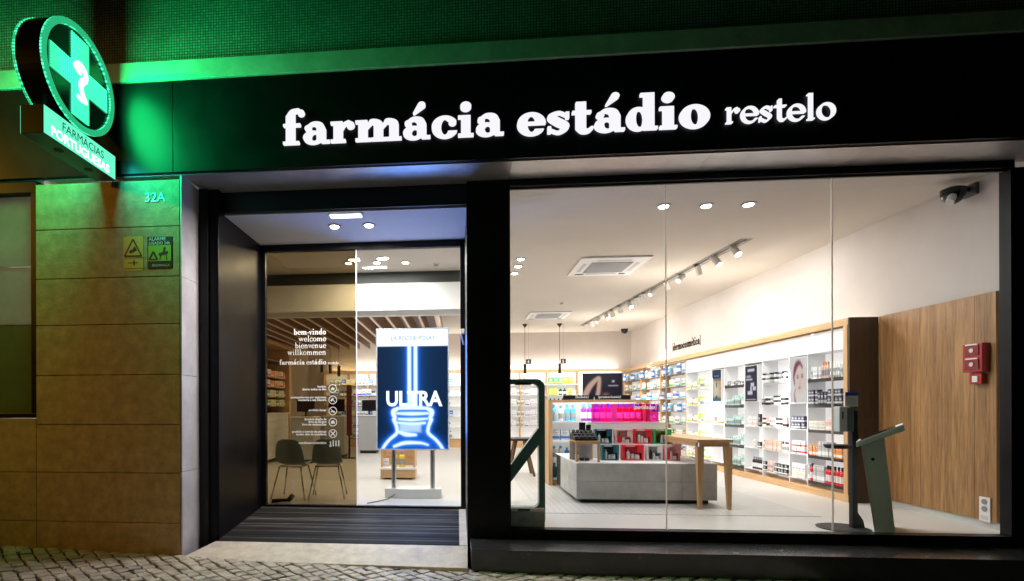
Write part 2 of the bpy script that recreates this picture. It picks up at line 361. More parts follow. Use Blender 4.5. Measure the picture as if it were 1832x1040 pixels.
# ---------------- picture panels (posters, screens) ----------------
def picture(name, P, U, V, nx, ny, fn, parent=None, emit=0.0, rough=.4, **kw):
    u = np.linspace(0, 1, nx+1); v = np.linspace(0, 1, ny+1); UU, VV = np.meshgrid(u, v)
    P, U, V = map(np.array, (P, U, V))
    co = P+UU[..., None]*U+VV[..., None]*V
    if parent is not None: co = co-np.array(rootloc(parent))
    fs = [(j*(nx+1)+i, j*(nx+1)+i+1, (j+1)*(nx+1)+i+1, (j+1)*(nx+1)+i) for j in range(ny) for i in range(nx)]
    me = bpy.data.meshes.new(name); me.from_pydata([tuple(c) for c in co.reshape(-1, 3)], [], fs)
    c = np.clip(fn(UU, VV), 0, 60).reshape(-1, 3); rgba = np.concatenate([c, np.ones((len(c), 1))], 1).astype(np.float32)
    at = me.color_attributes.new('Col', 'FLOAT_COLOR', 'POINT'); at.data.foreach_set('color', rgba.ravel())
    m = bpy.data.materials.new(name+'_print'); m.use_nodes = True; n = m.node_tree; b = n.nodes['Principled BSDF']; a = n.nodes.new('ShaderNodeAttribute'); a.attribute_name = 'Col'
    b.inputs['Roughness'].default_value = .7; b.inputs['Specular IOR Level'].default_value = .1
    if emit: b.inputs['Base Color'].default_value = (.002, .002, .002, 1); n.links.new(a.outputs[0], b.inputs['Emission Color']); b.inputs['Emission Strength'].default_value = emit
    else: n.links.new(a.outputs[0], b.inputs['Base Color'])
    me.materials.append(m); o = bpy.data.objects.new(name, me); COL.objects.link(o)
    if parent is not None: o.parent = parent
    tag(o, **kw); return o
def mixc(base, col, a): return base*(1-a[..., None])+np.array(col)*a[..., None]
def sm(d, w): return 1/(1+np.exp(np.clip(d/w, -40, 40)))
def nstroke(u, v, pts):
    F = np.full(u.shape, 9.)
    for x, y, r in _smp(pts, 14): F = np.minimum(F, np.hypot(u-x, v-y)-r)
    return F

# =====================================================================
# SETTING
# =====================================================================
def pz(x): return -.262-.03*min(x, .8)
g = MB(); xs = [-60, -30, -15, -8, -6, -5, -4, -3, -2, -1, 0, .8, 8, 15, 60]
for a, b in zip(xs, xs[1:]):
    za, zb = max(min(pz(a), .1), -.4)-.02, max(min(pz(b), .1), -.4)-.02
    g.quad((a, -70, za), (b, -70, zb), (b, -.3, zb), (a, -.3, za))
g.build('ground', M_joint, kind='structure')
# calcada: small limestone setts laid on the diagonal, one sheet
st = MB(); rnd = random.Random(3); s = .112
for i in range(-95, 95):
    for j in range(-95, 95):
        cx = (i+j)*s*.7071; cy = (i-j)*s*.62
        cx += .012*math.sin(cy*9)+.0
        if not (-7.2 < cx < 3.2 and -2.6 < cy+0 < -.42): continue
        a = s*.46*rnd.uniform(.84, 1.06); b = s*.46*rnd.uniform(.84, 1.06); th = R(45)+rnd.uniform(-.16, .16)
        dz = rnd.uniform(-.004, .004); tx, ty = rnd.uniform(-.04, .04), rnd.uniform(-.04, .04)
        jx, jy = rnd.uniform(-.006, .006), rnd.uniform(-.006, .006)
        top = []; bot = []; mid = []
        for (ux, uy) in ((-1, -1), (1, -1), (1, 1), (-1, 1)):
            kx, ky = ux*a*rnd.uniform(.9, 1.05), uy*b*rnd.uniform(.9, 1.05)
            X_ = kx*math.cos(th)-ky*math.sin(th); Y_ = kx*math.sin(th)+ky*math.cos(th); Y_ *= .9
            px, py = cx+X_+jx, cy+Y_+jy; z = pz(px)+dz+tx*X_+ty*Y_
            mid.append((px, py, z-.006)); bot.append((px, py, z-.03)); top.append((cx+jx+X_*.86, cy+jy+Y_*.86, z+rnd.uniform(-.003, .003)))
        st.add(bot+mid+top, [(0, 1, 5, 4), (1, 2, 6, 5), (2, 3, 7, 6), (3, 0, 4, 7), (4, 5, 9, 8), (5, 6, 10, 9), (6, 7, 11, 10), (7, 4, 8, 11), (8, 9, 10, 11)])
st.build('pavement', M_cobble, kind='structure', smooth=False)

# shop interior shell
XL_, XR_, YB, ZC = -4.7, 5.25, 11.25, 3.5
MB().box(XL_, .02, -.1, -2.47, 1.05, 0).box(.16, .02, -.1, XR_, 1.05, 0).box(XL_, 1.05, -.1, XR_, YB, 0).build('floor', M_floor, kind='structure')
MB().box(.95, .85, .0, 3.95, 4.6, .004).build('floor_mosaic', M_mosfloor, kind='structure')
MB().box(XL_, .06, ZC, XR_, YB, ZC+.1).build('ceiling', M_ceil, kind='structure')
MB().box(XR_, -.02, -.1, XR_+.15, YB, ZC+.1).build('wall_right', M_wall, kind='structure')
MB().box(XL_-.15, YB, -.1, XR_+.15, YB+.15, ZC+.1).build('wall_back', M_wall, kind='structure')
MB().box(XL_-.15, -.05, -.1, XL_, YB, ZC+.1).build('wall_left', M_wall, kind='structure')
# inner faces of the entrance recess
MB().box(-2.62, .04, -.1, -2.47, 1.15, ZC).build('recess_wall_left', M_white, kind='structure')
MB().box(.16, .04, -.1, .22, 1.15, ZC).build('recess_wall_right', M_white, kind='structure')
MB().box(-2.47, 1.1, 3.25, .16, 1.16, ZC).box(-2.47, .06, 3.26, .16, 1.1, 3.3).build('recess_ceiling_back', M_white, kind='structure')

# =====================================================================
# FACADE
# =====================================================================
up = MB().box(-9, -.42, 4.45, 8, .1, 8.5)
up.build('mosaic_wall', M_mosaic, label='dark facade wall covered in tiny mosaic tiles above the black shop front', cat='wall')
ld = MB().box(-9, -.50, 4.295, 8, -.1, 4.475)
lo = ld.build('stone_ledge', M_ledge, label='narrow plain stone ledge running between mosaic wall and black fascia', cat='ledge', bevel=.006)
# fascia
fa = thing('shop_fascia', 'black metal fascia of the shop front carrying the white illuminated shop name', 'fascia', (0, -.48, 3.43))
seams = [-9, -5.2, -2.66, .5, 3.53, 8]
for a, b in zip(seams, seams[1:]):
    MB().box(a+.002, -.48, 3.43, b-.002, -.44, 4.29).build('fascia_panel', M_black, fa, bevel=.003)
MB().box(-9, -.437, 3.44, 8, -.02, 4.29).build('fascia_core', M_blackmatt, fa)
for a, b in [(-9, -5.2), (-5.2, -2.56), (-2.56, .5), (.5, 2.24), (2.24, 3.53), (3.53, 5.6), (5.6, 8)]:
    MB().box(a+.002, -.434, 3.42, b-.002, .0, 3.436).build('soffit_panel', M_soffit, fa)
M_letter = emimat('sign_letter_light', (.96, .95, 1.0), .98)
fp = front(-.51)
serif('farmácia', -1.60, 3.63, .43, .312, fp, S=.19, t=.068, res=44, depth=.03).build('lettering', M_letter, fa, fix=False)
serif('estádio', .535, 3.618, 2.195, .318, fp, S=.19, t=.068, res=44, depth=.03).build('lettering', M_letter, fa, fix=False)
serif('restelo', 2.30, 3.64, 3.21, .222, fp, S=.095, t=.045, res=44, depth=.03).build('lettering', M_letter, fa, fix=False)

# stone pillar and wall left of the door (courses of limestone)
pil = thing('stone_pillar', 'limestone pier left of the entrance carrying the number 32A and two stickers', 'pillar', (-3.3, -.46, -.2))
zj = [-.35, .115, .588, 1.048, 1.524, 2.006, 2.455, 2.931, 3.375]
b = MB()
for z0, z1 in zip(zj, zj[1:]): b.box(-4.06, -.46, z0+.004, -2.61, -.1, z1-.004)
b.box(-4.055, -.45, -.35, -2.615, -.1, 3.37)
b.build('stone_course', M_stone, pil, bevel=.003)
b = MB()
for z0, z1 in zip([-.35, .6, 1.52, 2.455], [.6, 1.52, 2.455, 3.41]): b.box(-2.607, -.455, z0+.002, -2.592, -.09, z1-.002)
b.build('marble_return', M_marble, pil)
sans('32A', .125, fsans(-2.955, 3.165, -.464), depth=.002, sx=1.0, bold=.0).build('house_number', mat('steel_number', (.5, .55, .45), .4, .3), pil, fix=False)
lw = thing('side_wall', 'limestone wall below and beside the blind-covered side window', 'wall', (-5.5, -.46, -.2))
b = MB()
zz = [-.35, .115, .588, 1.11]
for z0, z1 in zip(zz, zz[1:]): b.box(-9, -.458, z0+.004, -4.067, -.1, z1-.004)
b.box(-9, -.448, -.35, -4.067, -.1, 1.105)
b.build('stone_course', M_stone, lw, bevel=.003)
# side window with blind
sw = thing('side_window', 'black framed side window with a pale roller blind at the left edge', 'window', (-5, -.4, 1.11))
MB().box(-9, -.44, 1.115, -4.07, -.34, 1.16).box(-9, -.44, 3.31, -4.07, -.34, 3.42).box(-4.13, -.44, 1.16, -4.07, -.34, 3.31).build('frame', M_black, sw, bevel=.003)
MB().box(-9, -.37, 1.16, -4.13, -.362, 3.31).build('pane', glassmat('side_glass', (.9, .93, .9), 1.2), sw)
b = MB()
b.box(-9, -.33, 2.62, -4.08, -.325, 3.42, 0); b.box(-9, -.31, 2.05, -4.08, -.305, 2.62, 0)
b.build('blind', M_blind, sw)
MB().box(-9, -.3, 1.12, -4.08, -.295, 2.05).build('film_panel', mat('window_film', (.10, .17, .12), .6, var=.2, vscale=4), sw)

# door recess
rc = thing('entrance_recess', 'black panelled entrance recess with a pale ceiling and ribbed dark doormat', 'porch', (-1.15, 0, -.1))
MB().hexa([(-2.59, -.09, -.25), (-2.40, -.09, -.25), (-2.39, 1.12, -.1), (-2.45, 1.12, -.1), (-2.59, -.09, 3.42), (-2.40, -.09, 3.42), (-2.39, 1.12, 3.42), (-2.45, 1.12, 3.42)]).build('side_panel', M_black, rc, bevel=.004)
MB().box(-2.59, -.12, -.2, -2.50, -.092, 3.419).build('jamb', M_blackmatt, rc, bevel=.003)
MB().box(.10, -.055, -.25, .51, -.0, 3.419).box(.10, .0, -.25, .155, 1.12, 3.42).build('pier', M_black, rc, bevel=.003)
MB().box(-2.46, .0, 3.215, .10, .05, 3.419).build('head_panel', mat('head_black', (.012, .012, .014), .3, .2), rc, bevel=.002)
MB().box(-2.44, .05, 3.2, .10, 1.06, 3.214).build('recess_ceiling', mat('recess_ceiling_paint', (.74, .73, .78), .7, var=.03), rc)
b = MB()   # ribbed entrance mat on the ramp
n_ = 60
for i in range(n_):
    y0 = -.15+1.2*i/n_; y1 = y0+1.2/n_*.72
    za = -.128+.118*(y0+.15)/1.2; zb = -.128+.118*(y1+.15)/1.2; xr = .02
    b.hexa([(-2.40, y0, za-.03), (xr, y0, za-.03), (xr, y1, zb-.03), (-2.40, y1, zb-.03), (-2.40, y0, za), (xr, y0, za), (xr, y1, zb), (-2.40, y1, zb)], rnd.choice([0, 0, 1, 2, 2, 3]))
b.hexa([(-2.40, -.15, -.25), (.02, -.15, -.25), (.02, 1.06, -.15), (-2.40, 1.06, -.15), (-2.40, -.15, -.138), (.02, -.15, -.138), (.02, 1.06, -.02), (-2.40, 1.06, -.02)], 3)
b.build('doormat', [M_mat, mat('mat_strip_grey', (.10, .097, .09), .8, var=1.0, vscale=1.6, stretch=(1.0, 22, 22)), mat('mat_strip_dark', (.008, .008, .008), .85, var=.8, vscale=1.4, stretch=(1, 30, 30)), M_blackmatt], rc)
MB().hexa([(.021, -.15, -.25), (.099, -.15, -.25), (.099, 1.05, -.1), (.021, 1.05, -.1), (.021, -.15, -.124), (.099, -.15, -.124), (.099, 1.05, -.004), (.021, 1.05, -.004)]).build('edge_slab', M_slab, rc)
# threshold slab
MB().hexa([(-2.60, -.52, -.27), (.092, -.52, -.30), (.10, -.152, -.27), (-2.41, -.152, -.27), (-2.60, -.52, -.205), (.092, -.52, -.232), (.10, -.152, -.128), (-2.41, -.152, -.126)]).build('threshold_slab', M_slab, label='pale stone threshold slab sloping from the doormat down to the cobbles', cat='step', bevel=.004)

# door set
dr = thing('entrance_door', 'glass entrance door with tinted left leaf carrying white lettering', 'door', (-1.15, 1.08, 0))
DY = 1.08
MB().box(-2.40, DY-.03, .02, -2.335, DY+.04, 3.19).box(.045, DY-.03, .02, .10, DY+.04, 3.19).box(-2.40, DY-.03, 3.12, .10, DY+.04, 3.199).box(-2.40, DY-.03, -.01, .10, DY+.04, .02).build('frame', M_black, dr, bevel=.003)
leaf = MB().box(-2.335, DY+.01, .02, -1.213, DY+.02, 3.12).build('tinted_leaf', M_tint, dr)
MB().box(-1.208, DY-.012, .02, .045, DY-.002, 3.12).build('clear_leaf', M_glass2, dr)
MB().box(-1.213, DY-.014, .02, -1.207, DY+.022, 3.12).build('leaf_edge', mat('leaf_edge', (.85, .8, .78), .3, emit=(1, .85, .8), es=.35), dr)  # bright line put into the leaf edge as emission
M_dec = mat('white_decal', (.85, .85, .83), .6, emit=(1, .98, .92), es=.14)  # door lettering given a faint glow of its own
dp = front(DY+.0)
tx = -1.585
for i, (wd, xa_) in enumerate([('bem-vindo', -1.99), ('welcome', -1.93), ('bienvenue', -1.975), ('willkommen', -2.07)]):
    z = 2.10-.083*i
    serif(wd, xa_, z, tx, .072, dp, S=.16 if i == 0 else .1, t=.06, res=9).build('lettering', M_dec, leaf, fix=False)
serif('farmácia estádio', -2.17, 1.735, tx, .062, dp, S=.15, t=.06, res=9).build('lettering', M_dec, leaf, fix=False)
serif('restelo', tx+.02, 1.735, None, .034, dp, S=.12, t=.06, res=8).build('lettering', M_dec, leaf, fix=False)
rows = [(1.44, ['horário', 'aberto todos os dias']), (1.31, ['acompanhe-nos por segurança', 'mantenha a sua máscara']), (1.165, ['proibido fumar']), (1.03, ['farmácia dispõe de', 'livro de elogios', 'livro de reclamações']), (.89, ['proibida a entrada de animais', 'exceto cães de assistência']), (.765, ['atendimento prioritário'])]
for z, ls in rows:
    for k, w_ in enumerate(ls):
        zz_ = z+.012*len(ls)-.032*k-.012
        sans(w_, .036, fsans(tx, zz_, DY), align='RIGHT', bold=.0012).build('lettering', M_dec, leaf, fix=False)
def ring(mb, cx, cz, r, w, Y, n=24):
    for i in range(n):
        a, c = 2*math.pi*i/n, 2*math.pi*(i+1)/n
        mb.quad((cx+r*math.cos(a), Y, cz+r*math.sin(a)), (cx+r*math.cos(c), Y, cz+r*math.sin(c)), (cx+(r-w)*math.cos(c), Y, cz+(r-w)*math.sin(c)), (cx+(r-w)*math.cos(a), Y, cz+(r-w)*math.sin(a)))
def bar(mb, x0, z0, x1, z1, w, Y):
    dx, dz = x1-x0, z1-z0; L_ = math.hypot(dx, dz); nx, nz = -dz/L_*w/2, dx/L_*w/2
    mb.quad((x0+nx, Y, z0+nz), (x1+nx, Y, z1+nz), (x1-nx, Y, z1-nz), (x0-nx, Y, z0-nz))
ix = -1.505
for k, z in enumerate([1.44, 1.30, 1.165, 1.03, .89]):
    m_ = MB(); ring(m_, ix, z, .052, .008, DY)
    if k == 0: bar(m_, ix-.02, z-.005, ix+.02, z-.005, .02, DY); bar(m_, ix, z, ix, z+.022, .006, DY-.001)
    if k == 1: bar(m_, ix-.024, z-.014, ix+.006, z+.016, .022, DY); bar(m_, ix+.006, z-.006, ix+.024, z-.02, .01, DY-.001)
    if k == 2: bar(m_, ix-.03, z+.03, ix+.03, z-.03, .007, DY-.001); bar(m_, ix-.022, z-.004, ix+.022, z-.004, .009, DY)
    if k == 3: bar(m_, ix-.024, z-.006, ix+.024, z-.006, .028, DY); bar(m_, ix-.014, z+.014, ix+.014, z+.014, .01, DY)
    if k == 4: bar(m_, ix-.026, z+.026, ix+.026, z-.026, .012, DY); bar(m_, ix-.026, z-.026, ix+.026, z+.026, .012, DY-.001)
    m_.build('pictogram', M_dec, leaf, fix=False)
m_ = MB()
for k in range(4):
    x = ix-.03+k*.034; h = [.04, .055, .05, .055][k]; bar(m_, x, .735, x, .735+h, .014 if k else .01, DY); ring(m_, x, .735+h+.01, .009, .008, DY, 10)
ring(m_, ix-.03, .742, .016, .005, DY-.001, 12)
m_.build('pictogram', M_dec, leaf, fix=False)
# small hooked door holder on the right jamb
dh = thing('door_sensor', 'small white bracket sensor on the right jamb of the entrance', 'sensor', (.09, .95, 2.0))
MB().box(.045, .92, 2.06, .095, .98, 2.12).build('body', M_white, dh, bevel=.006)
MB().tube((.055, .94, 2.06), (.085, .9, 1.93), .012).build('arm', mat('sensor_blue', (.1, .14, .5), .4), dh)

# recess lights
def downlight(x, y, z, label, group, power=18, r=.05, color=NEUT, es=14, lit=True, spread=3.14):
    t_ = thing('downlight', label, 'light', (x, y, z), group)
    MB().lathe([(r*1.5, -.012), (r*1.55, 0)], n=24, c=(x, y, z)).build('rim', mat('rim_grey', (.32, .31, .3), .4), t_)
    MB().lathe([(r*.95, -.02), (r*1.05, -.0125)], n=20, c=(x, y, z)).build('lens', emimat('lens_%d' % es, color, es), t_)
    if power:
        o = lamp('downlight_light', 'AREA', (x, y, z-.03), power, color, aim=(0, 0, -1), shape='DISK', size=r*2.2)
        o.data.spread = spread
    return t_
for x, nm in ((-1.33, 'left'), (-.95, 'right')): downlight(x, .45, 3.2, 'round ceiling spot over the doormat, %s one of two' % nm, 'spots in the porch ceiling', power=20, r=.045, es=20, color=(1, .93, .88))
t_ = thing('emergency_light', 'flat rectangular white emergency light in the porch ceiling', 'light', (-1.12, .08, 3.2))
MB().box(-1.31, .06, 3.175, -.95, .15, 3.2).build('housing', M_white, t_, bevel=.01)
MB().box(-1.29, .055, 3.168, -.97, .145, 3.174).build('diffuser', emimat('emerg', (.82, .86, 1), 4), t_)
lamp('emergency_light_lamp', 'AREA', (-1.13, .1, 3.15), 22, (1, .92, .86), aim=(0, 0, -1), shape='RECTANGLE', size=.33, size_y=.09)

# shop window
wi = thing('shop_window', 'large shop window of three panes in a black frame on a projecting sill box', 'window', (2.75, 0, -.3))
MB().box(.511, -.058, -.065, 5.02, .05, .02).box(.511, -.058, 3.352, 5.02, .05, 3.419).box(.511, -.058, .02, .522, .05, 3.352).box(4.985, -.058, .02, 5.2, .05, 3.352).build('frame', M_black, wi, bevel=.002)
MB().box(.522, -.015, 3.335, 4.985, .005, 3.352).build('head_channel', mat('head_channel', (.10, .12, .10), .4, .5), wi)
M_sill = mat('sill_black', (.03, .03, .033), .24, var=.3, vscale=4, bump=.05, bscale=8, coat=.3)
MB().box(.125, -.48, -.31, 5.8, -.06, -.078).build('sill_box', M_sill, wi, bevel=.004)
for a, b_ in ((.522, 1.998), (2.003, 3.498), (3.503, 4.985)): MB().box(a, -.006, .02, b_, .006, 3.335).build('pane', M_glass, wi)
for x in (2.0005, 3.5005): MB().box(x-.0025, -.007, .02, x+.0025, .007, 3.335).box(x-.006, -.009, .02, x+.006, -.0075, 3.335).build('glass_joint', M_sil, wi)
MB().box(5.201, -.2, -.35, 8, .05, 3.419).box(5.02, -.058, -.35, 5.2, .05, .019).box(5.6, -.48, -.31, 8, -.2, 3.42).build('corner_panel', M_black, wi)

# =====================================================================
# PHARMACY CROSS SIGN
# =====================================================================
GL = (.035, 1, .42)
def ledmat(name, col, s, lo=.35, scale=70):
    m = bpy.data.materials.new(name); m.use_nodes = True; n = m.node_tree; L = n.links; b = n.nodes['Principled BSDF']
    tc = n.nodes.new('ShaderNodeTexCoord'); vo = n.nodes.new('ShaderNodeTexVoronoi'); vo.inputs['Scale'].default_value = scale*.62; vo.inputs['Randomness'].default_value = .0
    L.new(tc.outputs['Object'], vo.inputs[0]); mr = n.nodes.new('ShaderNodeMapRange'); mr.inputs[1].default_value = .15; mr.inputs[2].default_value = .5; mr.inputs[3].default_value = s*1.5; mr.inputs[4].default_value = s*lo
    L.new(vo.outputs['Distance'], mr.inputs[0]); b.inputs['Emission Color'].default_value = (*col, 1); L.new(mr.outputs[0], b.inputs['Emission Strength'])
    b.inputs['Base Color'].default_value = (.01, .05, .03, 1); return m
M_led = ledmat('green_led', (.05, 1, .45), 2.3, lo=.22)
M_ledring = ledmat('green_led_ring', (.05, 1, .42), 2.3, lo=.2, scale=60)
XF, CYs, CZs, RR = -3.20, -.978, 4.03, .439
cs = thing('pharmacy_cross_sign', 'round double-sided sign with a glowing green cross projecting over the pavement', 'sign', (-3.32, -.48, 4.03))
def xcirc(mb, x0, x1, r, n=64, inner=None, m=0):
    o0 = [(x0, CYs+r*math.cos(2*math.pi*i/n), CZs+r*math.sin(2*math.pi*i/n)) for i in range(n)]
    o1 = [(x1, v[1], v[2]) for v in o0]
    if inner is None: mb.add(o0+o1, [tuple(range(n)), tuple(range(2*n-1, n-1, -1))]+[(i, (i+1) % n, n+(i+1) % n, n+i) for i in range(n)], m)
    else:
        i0 = [(x0, CYs+inner*math.cos(2*math.pi*i/n), CZs+inner*math.sin(2*math.pi*i/n)) for i in range(n)]; i1 = [(x1, v[1], v[2]) for v in i0]
        mb.add(o0+o1+i0+i1, [(i, (i+1) % n, n+(i+1) % n, n+i) for i in range(n)]+[(2*n+i, 3*n+i, 3*n+(i+1) % n, 2*n+(i+1) % n) for i in range(n)]+[(n+i, n+(i+1) % n, 3*n+(i+1) % n, 3*n+i) for i in range(n)]+[(i, 2*n+i, 2*n+(i+1) % n, (i+1) % n) for i in range(n)], m)
    return mb
M_drum = mat('drum_black', (.008, .008, .009), .25, coat=.5)
XB = -3.45
xcirc(MB(), XB+.02, XF-.02, RR-.004).build('drum', M_drum, cs)
MB().box(XB+.06, CYs+RR-.03, CZs-.12, XF-.06, -.482, CZs+.12).build('wall_bracket', M_black, cs)
for x0, x1 in ((XF-.02, XF), (XB, XB+.02)):
    xcirc(MB(), x0, x1, RR, inner=RR-.05).build('led_ring', M_ledring, cs)
    cr = MB(); w = .104; e = .345; sgn = 1 if x0 > -3.4 else -1
    xa = (XF-.012) if sgn > 0 else (XB+.012)
    poly = [(-w, -e), (w, -e), (w, -w), (e, -w), (e, w), (w, w), (w, e), (-w, e), (-w, w), (-e, w), (-e, -w), (-w, -w)]
    cr.prism([(CYs+p[0], CZs+p[1]) for p in poly], 'X', xa-.008, xa+.004)
    cr.build('led_cross', M_led, cs)
    em = MB()   # chalice and serpent emblem
    def cap(pts, xx, em=em):
        P = _smp(pts, 6); n = 10
        for (y, z, r), (y2, z2, r2) in zip(P, P[1:]):
            d = math.hypot(y2-y, z2-z) or 1e-6; ny, nz = -(z2-z)/d, (y2-y)/d
            em.quad((xx, CYs+y+ny*r, CZs+z+nz*r), (xx, CYs+y2+ny*r2, CZs+z2+nz*r2), (xx, CYs+y2-ny*r2, CZs+z2-nz*r2), (xx, CYs+y-ny*r, CZs+z-nz*r))
    xe = xa+.006*sgn
    cap([(-.075, .055, .012), (-.05, .10, .022), (0, .115, .03), (.055, .085, .03), (.06, .03, .028), (.02, -.01, .03), (.0, -.06, .03), (.02, -.12, .028), (.05, -.16, .03)], xe)
    cap([(-.085, .09, .02), (-.04, .06, .03), (.01, .05, .02)], xe+.001*sgn)
    cap([(-.05, -.165, .016), (.0, -.175, .02), (.08, -.165, .016)], xe+.001*sgn)
    em.build('emblem', emimat('emblem_white', (.8, 1, 1), 2.2), cs, fix=False)
    lamp('cross_light', 'AREA', (XF+.02 if sgn > 0 else XB-.02, CYs, CZs), 55 if sgn > 0 else 45, (.008, 1, .22), aim=(sgn, 0, 0), shape='DISK', size=.7)
sb = thing('sign_box', 'lit sign box reading FARMÁCIAS PORTUGUESAS beneath the green cross', 'sign', (-3.3, -.48, 3.44))
MB().box(-3.395, -1.40, 3.355, -3.205, -.525, 3.58).build('casing', mat('box_casing', (.02, .05, .04), .35), sb, bevel=.004)
M_boxlit = emimat('box_face_light', (.16, 1, .62), 1.0)
lf = MB().box(-3.204, -1.395, 3.36, -3.20, -.53, 3.575).build('lit_face', M_boxlit, sb)
MB().box(-3.40, -1.395, 3.36, -3.396, -.53, 3.575).build('lit_face', M_boxlit, sb)
MB().box(-3.38, -.524, 3.45, -3.22, -.482, 3.56).build('bracket', M_black, sb)
for y in (-1.12, -.76): MB().lathe([(.035, -.004), (.035, 0)], c=(-3.3, y, 3.355)).build('cover_cap', M_blackmatt, sb)
def xs_(y0, z0, X): return lambda a, b, d: (X, y0+a, z0+b)
sans('FARMÁCIAS', .098, xs_(-1.21, 3.475, -3.1985), bold=.0).build('lettering', mat('ltr_dark', (.01, .12, .09), .5), lf, fix=False)
sans('PORTUGUESAS', .105, xs_(-1.33, 3.378, -3.1985), bold=.003).build('lettering', emimat('ltr_white', (.75, 1, .95), 2.0), lf, fix=False)
lamp('sign_box_light', 'AREA', (-3.18, -.95, 3.47), 15, (.02, .75, .62), aim=(1, 0, -.35), shape='RECTANGLE', size=.7, size_y=.2)
lamp('sign_box_light', 'AREA', (-3.42, -.95, 3.47), 12, (.02, .85, .45), aim=(-1, 0, -.35), shape='RECTANGLE', size=.7, size_y=.2)

# added lamp, no fixture, brightening the side window blind from behind
lamp('blind_fill', 'AREA', (-4.35, 1.0, 2.7), 14, NEUT, aim=(-.1, -1, -.1), shape='RECTANGLE', size=.5, size_y=1.0)
# stickers on the pillar
st1 = thing('warning_sticker', 'yellow warning sticker with a triangle beside the dark alarm sign', 'sticker', (-3.06, -.462, 2.67))
bk = MB().box(-3.165, -.463, 2.515, -2.968, -.4605, 2.842).build('backing', mat('sticker_yellow', (.60, .42, .10), .5), st1)
M_ink = mat('ink_dark', (.02, .02, .03), .5)
tri = MB(); A = [(-3.155, 2.655), (-2.985, 2.655), (-3.07, 2.815)]
for p, q in zip(A, A[1:]+A[:1]): bar(tri, p[0], p[1], q[0], q[1], .014, -.4645)
bar(tri, -3.105, 2.69, -3.035, 2.72, .03, -.4645); bar(tri, -3.07, 2.71, -3.05, 2.745, .014, -.4648)
bar(tri, -3.12, 2.59, -3.02, 2.59, .008, -.4645); bar(tri, -3.06, 2.565, -3.06, 2.615, .012, -.4648)
tri.build('pictogram', M_ink, bk, fix=False)
sans('EM FUNCIONAMENTO', .022, fsans(-3.157, 2.63, -.4645)).build('lettering', M_ink, bk, fix=False)
sans('INTERRUPTOR GERAL', .021, fsans(-3.157, 2.528, -.4645)).build('lettering', M_ink, bk, fix=False)
st2 = thing('alarm_sign', 'dark alarm company sign with green picture beside the yellow sticker', 'sign', (-2.80, -.462, 2.68))
bp_ = MB().box(-2.926, -.466, 2.53, -2.68, -.4605, 2.834).build('plate', mat('plate_dark', (.015, .02, .022), .4), st2, bevel=.002)
m_ = MB(); m_.box(-2.915, -.4675, 2.60, -2.69, -.4662, 2.75); m_.build('picture', mat('plate_green', (.25, .42, .05), .5), bp_)
m_ = MB(); bar(m_, -2.905, 2.612, -2.865, 2.69, .02, -.4685); bar(m_, -2.825, 2.612, -2.865, 2.69, .02, -.4682); bar(m_, -2.905, 2.615, -2.825, 2.615, .014, -.4688)
bar(m_, -2.81, 2.66, -2.72, 2.68, .03, -.4685); bar(m_, -2.765, 2.67, -2.75, 2.73, .022, -.4688); bar(m_, -2.8, 2.61, -2.79, 2.66, .01, -.469); bar(m_, -2.73, 2.61, -2.74, 2.66, .01, -.469)
m_.build('figure', M_ink, bp_, fix=False)
M_lgt = mat('ink_light', (.45, .6, .62), .5)
sans('ALARME', .045, fsans(-2.91, 2.795, -.4672), bold=.001).build('lettering', M_lgt, bp_, fix=False)
sans('LIGADO 24h', .038, fsans(-2.91, 2.758, -.4672), bold=.001).build('lettering', M_lgt, bp_, fix=False)
sans('SEGURANÇA', .03, fsans(-2.88, 2.55, -.4672)).build('lettering', M_lgt, bp_, fix=False)

# =====================================================================
# INTERIOR: ceiling things
# =====================================================================
for i, (x, y) in enumerate([(2.36, 1.0), (2.84, 1.03), (3.30, 1.03)]):
    downlight(x, y, ZC, ['round recessed spot crossed by the left glass joint', 'middle recessed spot of the row of three near the big window', 'recessed spot nearest the right wall in the row near the window'][i], 'recessed spots near the shop window', power=13, es=18)
for i, (x, y) in enumerate([(.99, 3.03), (1.0, 3.45), (.99, 3.9)]):
    downlight(x, y, ZC, ['front', 'middle', 'rear'][i]+' recessed spot of the three beside the pier at the window edge', 'recessed spots beside the pier', power=13, es=18)
for i, (x, y) in enumerate([(-1.70, 3.0), (-1.61, 2.81), (-1.25, 3.01), (-1.16, 2.80), (-.80, 3.05)]):
    downlight(x, y, ZC, ['far left spot seen through the tinted door leaf', 'upper spot seen through the tinted door leaf', 'front spot of the pair seen through clear door leaf', 'rear spot of the pair seen through clear door leaf', 'single rightmost spot seen through the clear door leaf'][i], 'recessed spots behind the door', power=11, es=16)

